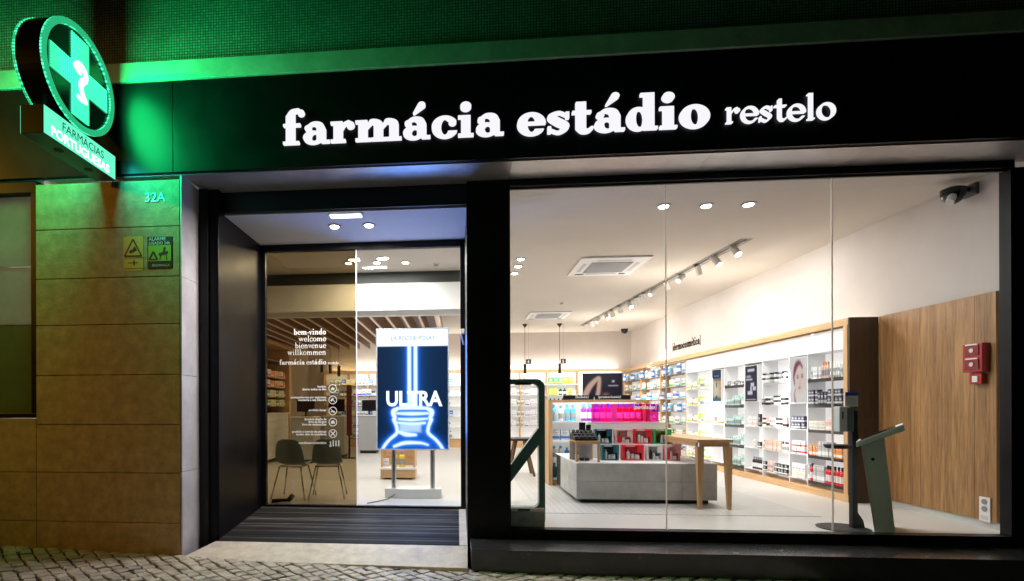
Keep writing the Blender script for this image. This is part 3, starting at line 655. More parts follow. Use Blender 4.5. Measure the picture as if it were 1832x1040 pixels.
def cassette(x0, x1, y0, y1, label):
    t_ = thing('air_conditioner', label, 'air conditioner', ((x0+x1)/2, (y0+y1)/2, ZC), 'ceiling air conditioning cassettes')
    cx, cy = (x0+x1)/2, (y0+y1)/2
    MB().box(x0, y0, ZC-.03, x1, y1, ZC).build('panel', mat('ac_white', (.82, .82, .84), .4, emit=(1, 1, 1), es=.0), t_, bevel=.01)
    w = (x1-x0)*.29
    g_ = MB()
    for k in range(9):
        yy = cy-w+2*w*k/9; g_.box(cx-w, yy, ZC-.045, cx+w, yy+2*w/9*.6, ZC-.031)
    g_.box(cx-w-.01, cy-w-.01, ZC-.036, cx+w+.01, cy+w+.01, ZC-.0305)
    g_.build('grille', mat('ac_grille', (.42, .43, .46), .5), t_)
    q = (x1-x0)*.385; hw = (x1-x0)*.2
    for a in range(4):
        l = MB()
        if a % 2 == 0: s_ = 1 if a else -1; l.box(cx-hw*1.2, cy+s_*q-.03, ZC-.034, cx+hw*1.2, cy+s_*q+.03, ZC-.0305)
        else: s_ = 1 if a == 1 else -1; l.box(cx+s_*q-.03, cy-hw*1.2, ZC-.034, cx+s_*q+.03, cy+hw*1.2, ZC-.0305)
        l.build('louvre', mat('ac_louvre', (.55, .56, .58), .5), t_)
    for xa, xb in ((-.42, -.28), (.3, .4)): MB().box(cx+xa, cy+q-.02, ZC-.038, cx+xb, cy+q+.03, ZC-.0345).build('outlet_slot', M_blackmatt, t_)
    return t_
cassette(1.909, 2.969, 3.02, 4.13, 'square white ceiling air conditioner nearer the window')
cassette(1.76, 2.75, 7.65, 8.63, 'square white ceiling air conditioner farther back above the hanging lamps')

# track slot with spotlights, runs slightly askew to the wall
tr = thing('track_light_channel', 'recessed grey channel in the ceiling holding a row of white spotlights', 'light track', (3.75, 6, ZC))
def trk(y): return 3.96-(y-2.34)*(3.96-3.52)/(9.92-2.34)
a, b_ = 2.34, 9.95; w = .085
MB().hexa([(trk(a)-w, a, ZC-.004), (trk(a)+w, a, ZC-.004), (trk(b_)+w, b_, ZC-.004), (trk(b_)-w, b_, ZC-.004), (trk(a)-w, a, ZC), (trk(a)+w, a, ZC), (trk(b_)+w, b_, ZC), (trk(b_)-w, b_, ZC)]).build('channel', mat('channel_grey', (.22, .21, .19), .6), tr)
MB().hexa([(trk(a)-.02, a+.05, ZC-.02), (trk(a)+.02, a+.05, ZC-.02), (trk(b_)+.02, b_, ZC-.02), (trk(b_)-.02, b_, ZC-.02), (trk(a)-.02, a+.05, ZC-.0045), (trk(a)+.02, a+.05, ZC-.0045), (trk(b_)+.02, b_, ZC-.0045), (trk(b_)-.02, b_, ZC-.0045)]).build('rail', mat('rail_grey', (.35, .34, .32), .5), tr)
M_spot = mat('spot_white', (.72, .70, .66), .45)
spots = [(2.62, (.25, -.5, -.8), 1), (3.12, (.45, -.35, -.9), 1), (3.65, (.5, .4, -.9), 0), (4.22, (-.5, -.3, -.5), 0), (4.75, (.5, .4, -.9), 0), (5.35, (-.55, -.3, -.5), 0), (5.75, (.5, .5, -.9), 0), (6.1, (.5, .5, -.9), 0), (6.55, (.35, -.6, -.8), 1), (7.1, (.5, .5, -.9), 0), (7.6, (.5, .5, -.9), 0), (8.0, (.35, -.6, -.8), 1), (8.6, (-.5, -.3, -.6), 0), (9.1, (.5, .5, -.9), 0), (9.6, (.5, .5, -.9), 0)]
for i, (y, d, on) in enumerate(spots):
    x = trk(y); d = Vector(d).normalized()
    t_ = thing('spotlight', 'white cylinder spotlight number %d from the window along the ceiling track' % (i+1) if 0 else ('white track spotlight, %s counting from the window end of the channel' % ['first', 'second', 'third', 'fourth', 'fifth', 'sixth', 'seventh', 'eighth', 'ninth', 'tenth', 'eleventh', 'twelfth', 'thirteenth', 'fourteenth', 'fifteenth'][i]), 'spotlight', (x, y, ZC-.02), 'spotlights along the ceiling track')
    c0 = Vector((x, y, ZC-.075)); MB().tube((x, y, ZC-.021), (x, y, ZC-.08), .014, n=8).build('stem', M_spot, t_)
    MB().tube(c0-d*.07, c0+d*.09, .05, n=18).build('body', M_spot, t_)
    MB().tube(c0+d*.091, c0+d*.094, .042, n=18).build('lens', emimat('spot_lens', NEUT, 18) if on else mat('spot_lens_off', (.75, .7, .6), .3, emit=NEUT, es=.8), t_)
for y, p in ((3.0, 26), (4.8, 26), (6.6, 26), (8.6, 26)):
    o = lamp('spotlight_light', 'AREA', (trk(y)+.08, y, ZC-.16), p, NEUT, aim=(.35, 0, -1), shape='RECTANGLE', size=.1, size_y=.5); o.data.spread = 3.14

# cameras, detectors
def dome(x, y, z, r, label, white):
    t_ = thing('security_camera', label, 'camera', (x, y, z))
    MB().lathe([(r*1.1, -.05), (r*1.1, 0)], n=24, c=(x, y, z)).build('base', M_white if white else M_blackmatt, t_, smooth=False)
    pr = [(r*math.cos(a), -.05-r*math.sin(a)) for a in [i*math.pi/2/8 for i in range(9)]][::-1]; pr[0] = (.002, pr[0][1])
    MB().lathe(pr, n=24, c=(x, y, z)).build('dome', mat('dome_smoke', (.01, .01, .012), .12), t_, smooth=True)
dome(4.92, 10.8, ZC, .09, 'small dark dome camera on the ceiling by the far corner', False)
t_ = thing('security_camera', 'large black dome camera at the top right corner of the window', 'camera', (5.2, .62, 3.4))
MB().box(5.215, .52, 3.34, 5.249, .68, 3.46).build('wall_plate', mat('plate_dark_grey', (.08, .08, .085), .5), t_, bevel=.008)
MB().tube((5.214, .6, 3.41), (5.09, .6, 3.41), .028).build('arm', M_blackmatt, t_)
pr = [(.095*math.cos(a), -.1*math.sin(a)) for a in [i*math.pi/2/8 for i in range(9)]][::-1]; pr[0] = (.002, pr[0][1])
MB().lathe(pr+[(.1, .0), (.1, .05), (.06, .07)], n=24, c=(5.07, .6, 3.37)).build('dome', mat('dome_smoke', (.01, .01, .012), .12), t_, smooth=True)
MB().tube((5.02, .55, 3.33), (4.95, .50, 3.25), .035).build('sensor', M_white, t_)
for x, y, lb in ((2.3, 6.6, 'small white smoke detector between the two ceiling air conditioners'), (-.32, 3.2, 'white smoke detector right of the ceiling spots behind the door')):
    t_ = thing('smoke_detector', lb, 'smoke detector', (x, y, ZC)); MB().lathe([(.055, -.012), (.055, 0)], n=20, c=(x, y, ZC)).build('base', M_white, t_); MB().lathe([(.03, -.045), (.04, -.0125)], n=20, c=(x, y, ZC)).build('head', mat('det_grey', (.5, .48, .46), .5), t_)
for i, (x, y, zt, zl, no) in enumerate([(1.88, 9.6, ZC, 2.13, '4'), (2.82, 9.6, ZC, 2.13, '5')]):
    t_ = thing('pendant_lamp', 'thin black pendant lamp hanging beside the number %s plate' % no, 'lamp', (x, y, zt), 'pendant lamps over the back counters')
    MB().lathe([(.012, -.09), (.075, 0)], n=16, c=(x, y, zt)).build('canopy', M_blackmatt, t_); MB().tube((x, y, zt-.09), (x, y, zl+.27), .006, n=6).build('cord', M_blackmatt, t_)
    MB().tube((x, y, zl), (x, y, zl+.27), .038, n=14).build('shade', M_blackmatt, t_)
    MB().lathe([(.03, -.004), (.03, 0)], c=(x, y, zl)).build('bulb', emimat('pend_lens', WARM, 6), t_)
    t2 = thing('number_plate', 'small black hanging plate with number %s' % no, 'sign', (x+.08, y-.02, 2.47), 'hanging number plates')
    np_ = MB().box(x+.02, y-.04, 2.40, x+.16, y-.03, 2.53).build('plate', M_strip, t2); sans(no, .11, fsans(x+.06, 2.425, y-.042), bold=.002).build('numeral', emimat('num_glow', (1, 1, 1), .9), np_, fix=False); MB().tube((x+.09, y-.035, 2.53), (x+.09, y-.035, ZC-.001), .002, n=5).build('wire', M_blackmatt, t2)  # numeral looks white through emission, not through its base colour
for i, (x, y, zl, lb) in enumerate([(-3.50, 8.3, 2.13, 'left'), (-3.28, 8.3, 2.10, 'middle'), (-3.05, 8.3, 2.03, 'right')]):
    t_ = thing('pendant_lamp', 'thin black pendant lamp seen through tinted glass, %s of three' % lb, 'lamp', (x, y, 2.77), 'pendant lamps under the slatted ceiling')
    MB().tube((x, y, zl+.25), (x, y, 2.9), .006, n=6).build('cord', M_blackmatt, t_); MB().tube((x, y, zl), (x, y, zl+.27), .04, n=14).build('shade', M_blackmatt, t_)

# bulkhead and slatted canopy behind the door
MB().box(XL_, 3.60, 2.85, .35, 3.75, 3.30).box(XL_, 3.70, 2.77, .35, 3.78, 2.85).build('ceiling_bulkhead', M_white, label='white ceiling bulkhead in front of the slatted wooden ceiling', cat='bulkhead')
MB().box(XL_, 3.64, 3.30, .35, 3.72, 3.5).build('shadow_gap', mat('shadow_gap_dark', (.05, .055, .05), .6), label='dark horizontal strip for the shadow gap between ceiling and white bulkhead', cat='shadow gap')  # dark strip coloured as the shade in the gap above the bulkhead
sc_ = thing('slatted_ceiling', 'suspended ceiling of parallel brown wooden slats behind the door', 'slatted ceiling', (-2.5, 6, 2.77))
MB().box(XL_, 3.79, 3.08, -.31, 8.9, 3.10).build('backing', mat('slat_backing', (.35, .30, .28), .7), sc_)
x = -.36; k = 0
while x > XL_+.05:
    MB().box(x-.022, 3.79, 2.79, x+.022, 8.9, 3.075).box(x-.022, 3.79, 2.772, x+.022, 8.9, 2.7895, 1).build('slat', [M_slat, M_slatedge], sc_); x -= .283

# =====================================================================
# PRODUCTS
# =====================================================================
CLR = dict(white=(.82, .82, .83), cream=(.78, .72, .6), blue=(.04, .2, .68), cyan=(.05, .48, .78), navy=(.02, .026, .07), black=(.012, .012, .014), silver=(.5, .5, .52), pink=(.8, .3, .38),
           rose=(.82, .55, .5), red=(.72, .02, .035), orange=(.85, .28, .04), yellow=(.85, .6, .05), lime=(.5, .72, .1), green=(.04, .38, .1), teal=(.015, .13, .15), mint=(.40, .68, .64), nude=(.62, .42, .34), purple=(.28, .03, .45), magenta=(.8, .03, .32), grey=(.3, .31, .33))
def cm(c): return mat('product_'+c, CLR[c], .42, var=.04, vscale=9)
_pm = {}
def product_mesh(kind, w, d, h, c1, c2):
    key = (kind, w, d, h, c1, c2)
    if key in _pm: return _pm[key]
    mb = MB(); dk = 'white' if c1 in ('black', 'navy', 'teal', 'purple', 'red', 'green', 'blue', 'magenta', 'grey') else 'grey'
    if kind == 'carton':
        mb.box(-w/2, -d, 0, w/2, 0, h, 0).box(-w/2-.0006, -d-.0006, h*.12, w/2+.0006, -d*.1, h*.36, 1)
        mb.box(-w*.32, -d-.0008, h*.62, w*.32, -d-.0001, h*.7, 2).box(-w*.25, -d-.0008, h*.5, w*.25, -d-.0001, h*.54, 2).box(-w*.3, -d-.0008, h*.82, w*.1, -d-.0001, h*.88, 1)
    elif kind == 'gift_box':
        mb.box(-w/2, -d, 0, w/2, 0, h*.08, 0).box(-w/2, -d, h*.9, w/2, 0, h, 0).box(-w/2, -d, h*.08, -w*.38, 0, h*.9, 0).box(w*.40, -d, h*.08, w/2, 0, h*.9, 0).box(-w*.38, -d*.2, h*.08, w*.4, 0, h*.9, 1)
        q = len(_pm) % 4
        mb.lathe([(w*.09, 0), (w*.09, h*.45), (w*.04, h*.5), (w*.04, h*.62)], n=10, c=(-w*.22+.02*q*w, -d*.6, h*.081), m=2)
        mb.lathe([(w*.12, 0), (w*.12, h*.2), (w*.11, h*.21), (w*.11, h*.3)], n=12, c=(w*.22, -d*.6, h*.081), ms=[3, 3, 2])
        mb.box(-w*.06, -d*.7, h*.081, w*.06, -d*.4, h*(.35+.08*q), 3)
        mb.box(-w*.36, -d-.001, h*.915, w*.1, -d-.0002, h*.965, 3)
        mb.box(w*.18, -d-.001, h*.5, w*.44, -d-.0002, h*.88, 0)
    elif kind == 'bottle':
        r = w/2; mb.lathe([(r*.94, 0), (r, .006), (r, h*.68), (r*.42, h*.78), (r*.42, h*.8)], n=10, c=(0, -r, 0), ms=[0]*4)
        mb.lathe([(r*.5, h*.8), (r*.5, h*.985), (r*.4, h)], n=10, c=(0, -r, 0), m=1)
        mb.lathe([(r*1.01, h*.15), (r*1.01, h*.5)], n=10, c=(0, -r, 0), m=2)
    elif kind == 'pump':
        r = w/2; mb.lathe([(r, 0), (r, h*.66), (r*.4, h*.74)], n=10, c=(0, -r, 0), m=0); mb.lathe([(r*.35, h*.74), (r*.35, h*.84)], n=8, c=(0, -r, 0), m=1)
        mb.box(-r*.12, -r*1.1, h*.84, r*.12, -r*.9, h*.96, 1).box(-r*.8, -r*1.15, h*.94, r*.25, -r*.85, h, 1)
        mb.lathe([(r*1.01, h*.15), (r*1.01, h*.5)], n=10, c=(0, -r, 0), m=2)
    elif kind == 'jar':
        r = w/2; mb.lathe([(r*.9, 0), (r, .005), (r, h*.6)], n=12, c=(0, -r, 0), m=0); mb.lathe([(r*.97, h*.6), (r*.97, h*.97), (r*.9, h)], n=12, c=(0, -r, 0), m=1)
    elif kind == 'tube':
        r = w/2; n = 10; mb.lathe([(r*.62, 0), (r*.62, h*.16)], n=n, c=(0, -r, 0), m=1)
        b0 = [(r*.7*math.cos(2*math.pi*i/n), -r+r*.6*math.sin(2*math.pi*i/n), h*.16) for i in range(n)]; b1 = [(r*math.cos(2*math.pi*i/n), -r+.003*math.sin(2*math.pi*i/n), h) for i in range(n)]
        mb.add(b0+b1, [(i, (i+1) % n, n+(i+1) % n, n+i) for i in range(n)]+[tuple(range(n-1, -1, -1)), tuple(range(n, 2*n))], 0)
        mb.box(-r*.6, -r*1.55, h*.4, r*.6, -r*1.0, h*.62, 2)
    me = mb.mesh(kind, [cm(c1), cm(c2), cm(dk) if kind not in ('gift_box',) else cm({'teal': 'mint', 'green': 'black', 'rose': 'red', 'red': 'white', 'white': 'black', 'pink': 'red'}.get(c1, 'white')), cm('white')])
    _pm[key] = me; return me
def put(kind, dims, c1, c2, loc, rz, label, group, cat=None):
    me = product_mesh(kind, *dims, c1, c2); nm = {'carton': 'carton', 'gift_box': 'gift_box', 'bottle': 'bottle', 'pump': 'pump_bottle', 'jar': 'jar', 'tube': 'tube'}[kind]
    o = bpy.data.objects.new(nm, me); COL.objects.link(o); o.location = loc; o.rotation_euler[2] = rz
    tag(o, label, cat or nm.replace('_', ' '), group); return o
STUFF = MB(); STM = []
def row(axis, fixed, a, b, z, specs, where, rz, seed, gap=.006, cat=None, far=False):
    """specs: list of (kind,w,d,h,c1,c2,run,stack)"""
    rn = random.Random(seed); t = a; k = 0
    while t < b-.02:
        kind, w_, d_, h_, c1, c2, run, stack = specs[k % len(specs)]; k += 1
        for _ in range(run):
            if t+w_ > b: break
            lab = '%s and %s %s %s' % (c1, c2, kind.replace('_', ' ').replace('pump', 'dispenser'), where)
            for s_ in range(stack):
                x, y = (fixed+rn.uniform(-.006, .006), t+w_/2) if axis == 'Y' else (t+w_/2, fixed+rn.uniform(-.006, .006))
                if far and kind == 'carton':
                    for cc in (c1, c2):
                        if cc not in STM: STM.append(cc)
                    i1, i2 = STM.index(c1), STM.index(c2)
                    if axis == 'Y': STUFF.box(x, y-w_/2, z, x+d_, y+w_/2, z+h_, i1).box(x-.0008, y-w_/2, z+h_*.1, x-.0001, y+w_/2, z+h_*.36, i2).box(x-.0008, y-w_*.3, z+h_*.6, x-.0001, y+w_*.3, z+h_*.7, i2)
                    else: STUFF.box(x-w_/2, y-d_, z, x+w_/2, y, z+h_, i1).box(x-w_/2, y-d_-.0008, z+h_*.1, x+w_/2, y-d_-.0001, z+h_*.36, i2).box(x-w_*.3, y-d_-.0008, z+h_*.6, x+w_*.3, y-d_-.0001, z+h_*.7, i2)
                    continue
                put(kind, (w_, d_, h_), c1, c2, (x, y, z+s_*(h_+.0005)), rz+rn.uniform(-.05, .05), lab, ('%s %ss %s' % (c1, kind.replace('_', ' '), where)), cat)
            t += w_+gap
        t += rn.choice([0, .006, .02])
    return

# ---------------- right wall unit ----------------
ru = thing('wall_shelving', 'long white back-lit shelving along the right wall with oak cornice and plinth', 'shelving', (5.0, 4.0, 0))
XFt = 4.88
MB().box(4.86, 1.77, 2.22, 5.0, 10.84, 2.31).build('cornice', M_wood, ru, bevel=.003)
MB().box(4.86, 1.77, 0, 5.235, 6.56, .09).box(4.86, 6.56, 0, 5.235, 10.84, .09).build('plinth', M_wood, ru)
MB().box(4.86, 1.782, .0905, 4.90, 1.85, 2.2195).build('end_stile', M_woodz, ru, bevel=.002)
MB().box(4.865, 1.75, .0, 5.205, 1.781, 2.31).build('end_panel', M_endpanel, ru)
MB().box(5.0, 1.79, 2.2, 5.235, 10.84, 2.215).build('top_board', M_white, ru)
MB().box(4.905, 1.86, 1.93, 5.14, 6.55, 2.199).build('header_panel', M_shelfw, ru, bevel=.002)
cols = [('A', 1.86, 2.60), ('p3', 2.62, 3.01), ('B', 3.03, 3.70), ('p2', 3.72, 4.24), ('C', 4.26, 4.92), ('p1', 4.94, 5.44), ('D', 5.46, 6.54)]
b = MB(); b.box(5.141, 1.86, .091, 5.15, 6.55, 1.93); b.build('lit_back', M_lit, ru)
for y in (1.852, 2.602, 3.012, 3.702, 4.242, 4.922, 5.442, 6.542): MB().box(4.905, y, .091, 5.1405, y+.016, 1.9295).build('divider', M_shelfw, ru)
ZS = [.18, .53, .885, 1.23, 1.58]
for nm, a, c in cols:
    for z in ZS:
        if nm[0] == 'p' and z > 1.0: continue
        MB().box(4.91, a+.012, z-.02, 5.14, c-.003, z).build('shelf', M_shelfw, ru)
        if nm in 'AC':
            st_ = MB().box(4.902, a+.014, z-.045, 4.9095, c-.004, z+.012).build('price_strip', M_strip, ru)
    for zt in (ZS+[1.93]):
        if nm[0] == 'p' and zt > 1.0: continue
# lamps in front of the shelves and LED strip behind the cornice
for a, c in ((1.9, 4.2), (4.25, 6.5)):
    o = lamp('shelf_light', 'AREA', (4.80, (a+c)/2, 1.6), 11, (1, .97, .95), aim=(.9, 0, -.6), shape='RECTANGLE', size=.05, size_y=c-a); o.data.spread = 2.6
MB().box(5.06, 1.85, 2.216, 5.10, 10.7, 2.226).build('led_strip', emimat('led_warm', (1, .86, .7), 8), ru)
for a, c in ((1.9, 6.3), (6.3, 10.7)):
    o = lamp('cornice_light', 'AREA', (5.12, (a+c)/2, 2.25), 34, (1, .89, .77), aim=(.15, 0, 1), shape='RECTANGLE', size=.05, size_y=c-a)
rz = -math.pi/2; wh = {}
def RW(z, bay): return 'on the %s shelf, %s' % ({.18: 'lowest', .53: 'second', .885: 'middle', 1.23: 'fourth', 1.58: 'top'}[z], bay)
bay = 'right wall bay nearest the window'
row('Y', 4.93, 1.90, 2.58, 1.58, [('tube', .05, .04, .17, 'mint', 'white', 1, 1), ('tube', .045, .04, .2, 'white', 'silver', 4, 1), ('bottle', .045, .045, .22, 'rose', 'orange', 3, 1), ('carton', .05, .04, .16, 'white', 'silver', 3, 1)], RW(1.58, bay), rz, 1)
row('Y', 4.93, 1.90, 2.58, 1.23, [('carton', .062, .06, .10, 'navy', 'silver', 4, 2), ('carton', .055, .06, .17, 'navy', 'grey', 3, 1)], RW(1.23, bay), rz, 2, gap=.003)
row('Y', 4.93, 1.90, 2.58, .885, [('carton', .058, .05, .15, 'rose', 'white', 5, 1), ('carton', .06, .05, .12, 'cream', 'silver', 5, 1)], RW(.885, bay), rz, 3, gap=.003)
row('Y', 4.93, 1.90, 2.58, .53, [('carton', .055, .05, .14, 'orange', 'white', 3, 1), ('carton', .06, .05, .2, 'silver', 'white', 4, 1)], RW(.53, bay), rz, 4)
row('Y', 4.93, 1.90, 2.58, .18, [('bottle', .06, .06, .24, 'red', 'black', 5, 1), ('carton', .05, .05, .22, 'silver', 'white', 4, 1)], RW(.18, bay), rz, 5)
bay = 'beside the end of the black striped bay'
row('Y', 4.95, 2.66, 3.0, .885, [('carton', .07, .06, .09, 'navy', 'silver', 4, 2)], RW(.885, 'below the portrait poster'), rz, 6, gap=.004)
row('Y', 4.95, 2.66, 3.0, .53, [('carton', .09, .05, .09, 'white', 'red', 3, 2)], RW(.53, 'below the portrait poster'), rz, 7)
row('Y', 4.95, 2.66, 3.0, .18, [('carton', .07, .05, .2, 'white', 'cream', 4, 1)], RW(.18, 'below the portrait poster'), rz, 8)
bay = 'right wall bay left of the portrait poster'
row('Y', 4.94, 3.05, 3.69, 1.58, [('jar', .085, .085, .075, 'silver', 'black', 1, 2), ('jar', .08, .085, .07, 'white', 'grey', 1, 2), ('jar', .08, .085, .075, 'white', 'black', 1, 2)], RW(1.58, bay), rz, 9, gap=.012)
row('Y', 4.94, 3.05, 3.69, 1.23, [('jar', .07, .075, .065, 'black', 'white', 2, 2), ('jar', .07, .07, .07, 'silver', 'black', 2, 2), ('carton', .06, .06, .1, 'grey', 'black', 1, 1)], RW(1.23, bay), rz, 10, gap=.006)
row('Y', 4.94, 3.05, 3.69, .885, [('carton', .1, .05, .16, 'rose', 'black', 1, 1), ('jar', .075, .075, .07, 'white', 'black', 2, 2), ('jar', .075, .075, .07, 'grey', 'white', 2, 2)], RW(.885, bay), rz, 11, gap=.005)
row('Y', 4.94, 3.05, 3.69, .53, [('bottle', .045, .045, .14, 'cream', 'black', 3, 1), ('carton', .05, .05, .15, 'nude', 'rose', 8, 1)], RW(.53, bay), rz, 12, gap=.004)
row('Y', 4.94, 3.05, 3.69, .18, [('carton', .075, .05, .075, 'black', 'white', 4, 2), ('tube', .05, .04, .17, 'rose', 'nude', 4, 1)], RW(.18, bay), rz, 13, gap=.006)
bay = 'below the dark narrow poster'
row('Y', 4.95, 3.74, 4.2, .885, [('carton', .06, .06, .2, 'black', 'grey', 1, 1), ('carton', .1, .05, .16, 'white', 'rose', 2, 1)], RW(.885, bay), rz, 14, gap=.05)
row('Y', 4.95, 3.74, 3.98, .53, [('carton', .1, .06, .1, 'black', 'white', 1, 1), ('carton', .06, .05, .13, 'white', 'cream', 1, 1)], RW(.53, bay), rz, 15, gap=.05)
row('Y', 4.95, 3.74, 4.02, .18, [('bottle', .05, .05, .2, 'black', 'grey', 5, 1)], RW(.18, bay), rz, 16, gap=.004)
bay = 'bay with mint bottles and black strips'
for i, z in enumerate(ZS):
    row('Y', 4.94, 4.29, 4.90, z, [('carton', .08, .03, .2, 'mint', 'white', 1, 1), ('bottle', .05, .05, .17, 'mint', 'white', 4, 1), ('bottle', .05, .05, .13, 'mint', 'silver', 4, 1)] if z < 1.5 else [('carton', .05, .05, .07, 'grey', 'white', 2, 1), ('bottle', .04, .04, .08, 'silver', 'black', 3, 1)], RW(z, bay), rz, 20+i, gap=.01)
bay = 'green and yellow bay under the cornice'
for i, z in enumerate(ZS):
    row('Y', 4.94, 5.5, 6.5, z, [('carton', .055, .05, .15, 'white', 'lime', 3, 1), ('bottle', .05, .05, .18, 'white', 'lime', 3, 1), ('carton', .06, .05, .19, 'lime', 'white', 1, 1), ('carton', .06, .05, .14, 'white', 'orange', 3, 1), ('bottle', .05, .05, .16, 'cream', 'red', 1, 1)], RW(z, bay), rz, 30+i, gap=.012)
row('Y', 4.95, 5.0, 5.4, .885, [('carton', .06, .05, .12, 'white', 'orange', 3, 1), ('carton', .06, .05, .12, 'red', 'white', 1, 1)], RW(.885, 'below the sunset poster'), rz, 37, gap=.02)
row('Y', 4.95, 5.0, 5.4, .53, [('carton', .06, .05, .15, 'white', 'yellow', 4, 1)], RW(.53, 'below the sunset poster'), rz, 38, gap=.02)
# far timber section
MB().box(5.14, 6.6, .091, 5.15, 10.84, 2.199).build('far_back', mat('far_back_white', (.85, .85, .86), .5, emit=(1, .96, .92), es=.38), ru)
for y in (6.562, 8.0, 9.4, 10.81): MB().box(4.90, y, .091, 5.1395, y+.03, 2.199).build('upright', M_woodz, ru)
ZF = [.28, .545, .825, 1.105, 1.39, 1.67, 1.955]
names = ['lowest', 'second', 'third', 'fourth', 'fifth', 'sixth', 'top']
M_shelfbrown = mat('shelf_edge_brown', (.30, .19, .12), .5)
for i, z in enumerate(ZF):
    for a, c in ((6.593, 7.998), (8.032, 9.398), (9.432, 10.808)):
        MB().box(4.91, a, z-.022, 5.139, c, z).build('shelf', M_shelfbrown, ru)
    pal = [[('carton', .09, .06, .19, 'white', 'blue', 2, 1), ('bottle', .07, .06, .21, 'blue', 'white', 2, 1), ('carton', .1, .06, .15, 'cyan', 'silver', 1, 1), ('carton', .08, .06, .13, 'white', 'rose', 2, 1), ('bottle', .07, .07, .19, 'cyan', 'white', 1, 1)],
           [('carton', .1, .06, .14, 'white', 'cyan', 3, 1), ('jar', .09, .09, .1, 'white', 'blue', 2, 1), ('carton', .08, .06, .18, 'white', 'navy', 2, 1), ('carton', .09, .06, .12, 'rose', 'red', 1, 1)],
           [('carton', .11, .06, .16, 'white', 'green', 2, 1), ('tube', .07, .05, .17, 'white', 'cyan', 3, 1), ('carton', .09, .06, .13, 'cream', 'orange', 2, 1)]][i % 3]
    if i == 1: pal = [('carton', .1, .06, .14, 'orange', 'white', 1, 1), ('carton', .1, .06, .15, 'green', 'white', 1, 1), ('carton', .1, .06, .16, 'white', 'red', 3, 1)]
    row('Y', 4.93, 6.62, 10.75, z, pal, 'on the %s timber shelf toward the far right corner' % names[i], rz, 40+i, gap=.010, far=True)
o = lamp('far_shelf_light', 'AREA', (4.72, 8.7, 2.1), 22, NEUT, aim=(1, 0, -.9), shape='RECTANGLE', size=.05, size_y=4.0)
# wall lettering
yt = lambda x, z, d: (5.247-d, 8.17-x*1.0, z)
serif('[dermocosmética]', 0, 2.565, 1.52, .19, yt, S=.20, t=.10, res=11, depth=.002).build('wall_lettering', mat('letter_brown', (.012, .009, .007), .8, spec=.1), label='brown lettering on the right wall above the oak cornice', cat='lettering', fix=False)
# posters on the unit
M_pf = mat('poster_frame', (.8, .8, .8), .4)
def poster(Y0, Y1, z0, z1, fn, label, nx=36, ny=60, emit=.75):
    t_ = thing('poster', label, 'poster', (4.905, (Y0+Y1)/2, z0))
    lb_ = MB().box(4.902, Y0, z0, 5.13, Y1, z1).build('light_box', M_pf, t_)
    picture('picture', (4.8995, Y1-.008, z0+.008), (0, -(Y1-Y0-.016), 0), (0, 0, z1-z0-.016), nx, ny, fn, parent=lb_, emit=emit); return t_
def f1(u, v):
    c = np.zeros(u.shape+(3,))+np.array([.75, .42, .2]); c = mixc(c, (.75, .72, .55), sm(np.hypot((u-.45)*.7, (v-.35))-.25, .06)); c = mixc(c, (.03, .05, .13), sm(.66-v, .01)); c = mixc(c, (.02, .18, .25), sm(v-.12, .015))
    c = mixc(c, (.35, .45, .55), sm(np.abs(v-.7)-.012, .004)); c = mixc(c, (.2, .25, .35), sm(np.maximum(np.abs(v-.8)-.02, np.abs(u-.5)-.3), .004))
    c = mixc(c, (.02, .02, .03), sm(np.minimum(np.hypot((u-.5)*1.2, (v-.56)*.8)-.05, np.maximum(np.abs(u-.5)-.05, np.abs(v-.5)-.06)), .006)); c = mixc(c, (.02, .05, .08), sm(np.hypot(u-.5, (v-.12)*2)-.12, .02)); return c
poster(5.04, 5.39, 1.30, 1.91, f1, 'narrow poster with a dark blue top over a glowing orange sunset')
def f2(u, v):
    c = np.zeros(u.shape+(3,))+np.array([.045, .035, .075])
    for (a, b_, w_, h_) in [(.5, .88, .28, .035), (.3, .72, .16, .008), (.3, .69, .2, .008), (.35, .62, .26, .02), (.62, .47, .14, .05), (.78, .36, .13, .05), (.5, .33, .06, .09), (.42, .24, .2, .05), (.5, .05, .4, .006)]:
        c = mixc(c, (.85, .83, .88), sm(np.maximum(np.abs(u-a)-w_, np.abs(v-b_)-h_), .006))
    return c
poster(3.85, 4.22, 1.285, 1.89, f2, 'narrow dark violet poster with stacked white jars')
def f3(u, v):
    c = np.zeros(u.shape+(3,))+np.array([.86, .82, .82])
    face = np.hypot((u-.62)/.34, (v-.5)/.30)-1
    c = mixc(c, (.88, .70, .64), sm(face*.3, .03))
    hair = nstroke(u, v, [(.30, .42, .03), (.26, .6, .06), (.38, .8, .09), (.6, .88, .06), (.8, .78, .03)]); c = mixc(c, (.30, .06, .09), sm(hair, .015))
    c = mixc(c, (.55, .12, .12), sm(nstroke(u, v, [(.36, .3, .015), (.3, .18, .03), (.34, .04, .05)]), .015))
    for x_, y_ in ((.5, .56), (.78, .57)): c = mixc(c, (.2, .1, .1), sm(np.hypot((u-x_)/1.8, v-y_)-.028, .008)); c = mixc(c, (.4, .2, .18), sm(np.hypot((u-x_)/2.6, (v-y_-.05)*1.6)-.02, .008))
    c = mixc(c, (.72, .12, .14), sm(np.hypot((u-.62)/2, v-.33)-.03, .01)); c = mixc(c, (.75, .5, .42), sm(nstroke(u, v, [(.64, .54, .01), (.67, .44, .015), (.62, .41, .015)]), .012)); return c
poster(2.63, 3.0, 1.25, 1.915, f3, 'tall pale poster with a woman\'s face and dark red hair')

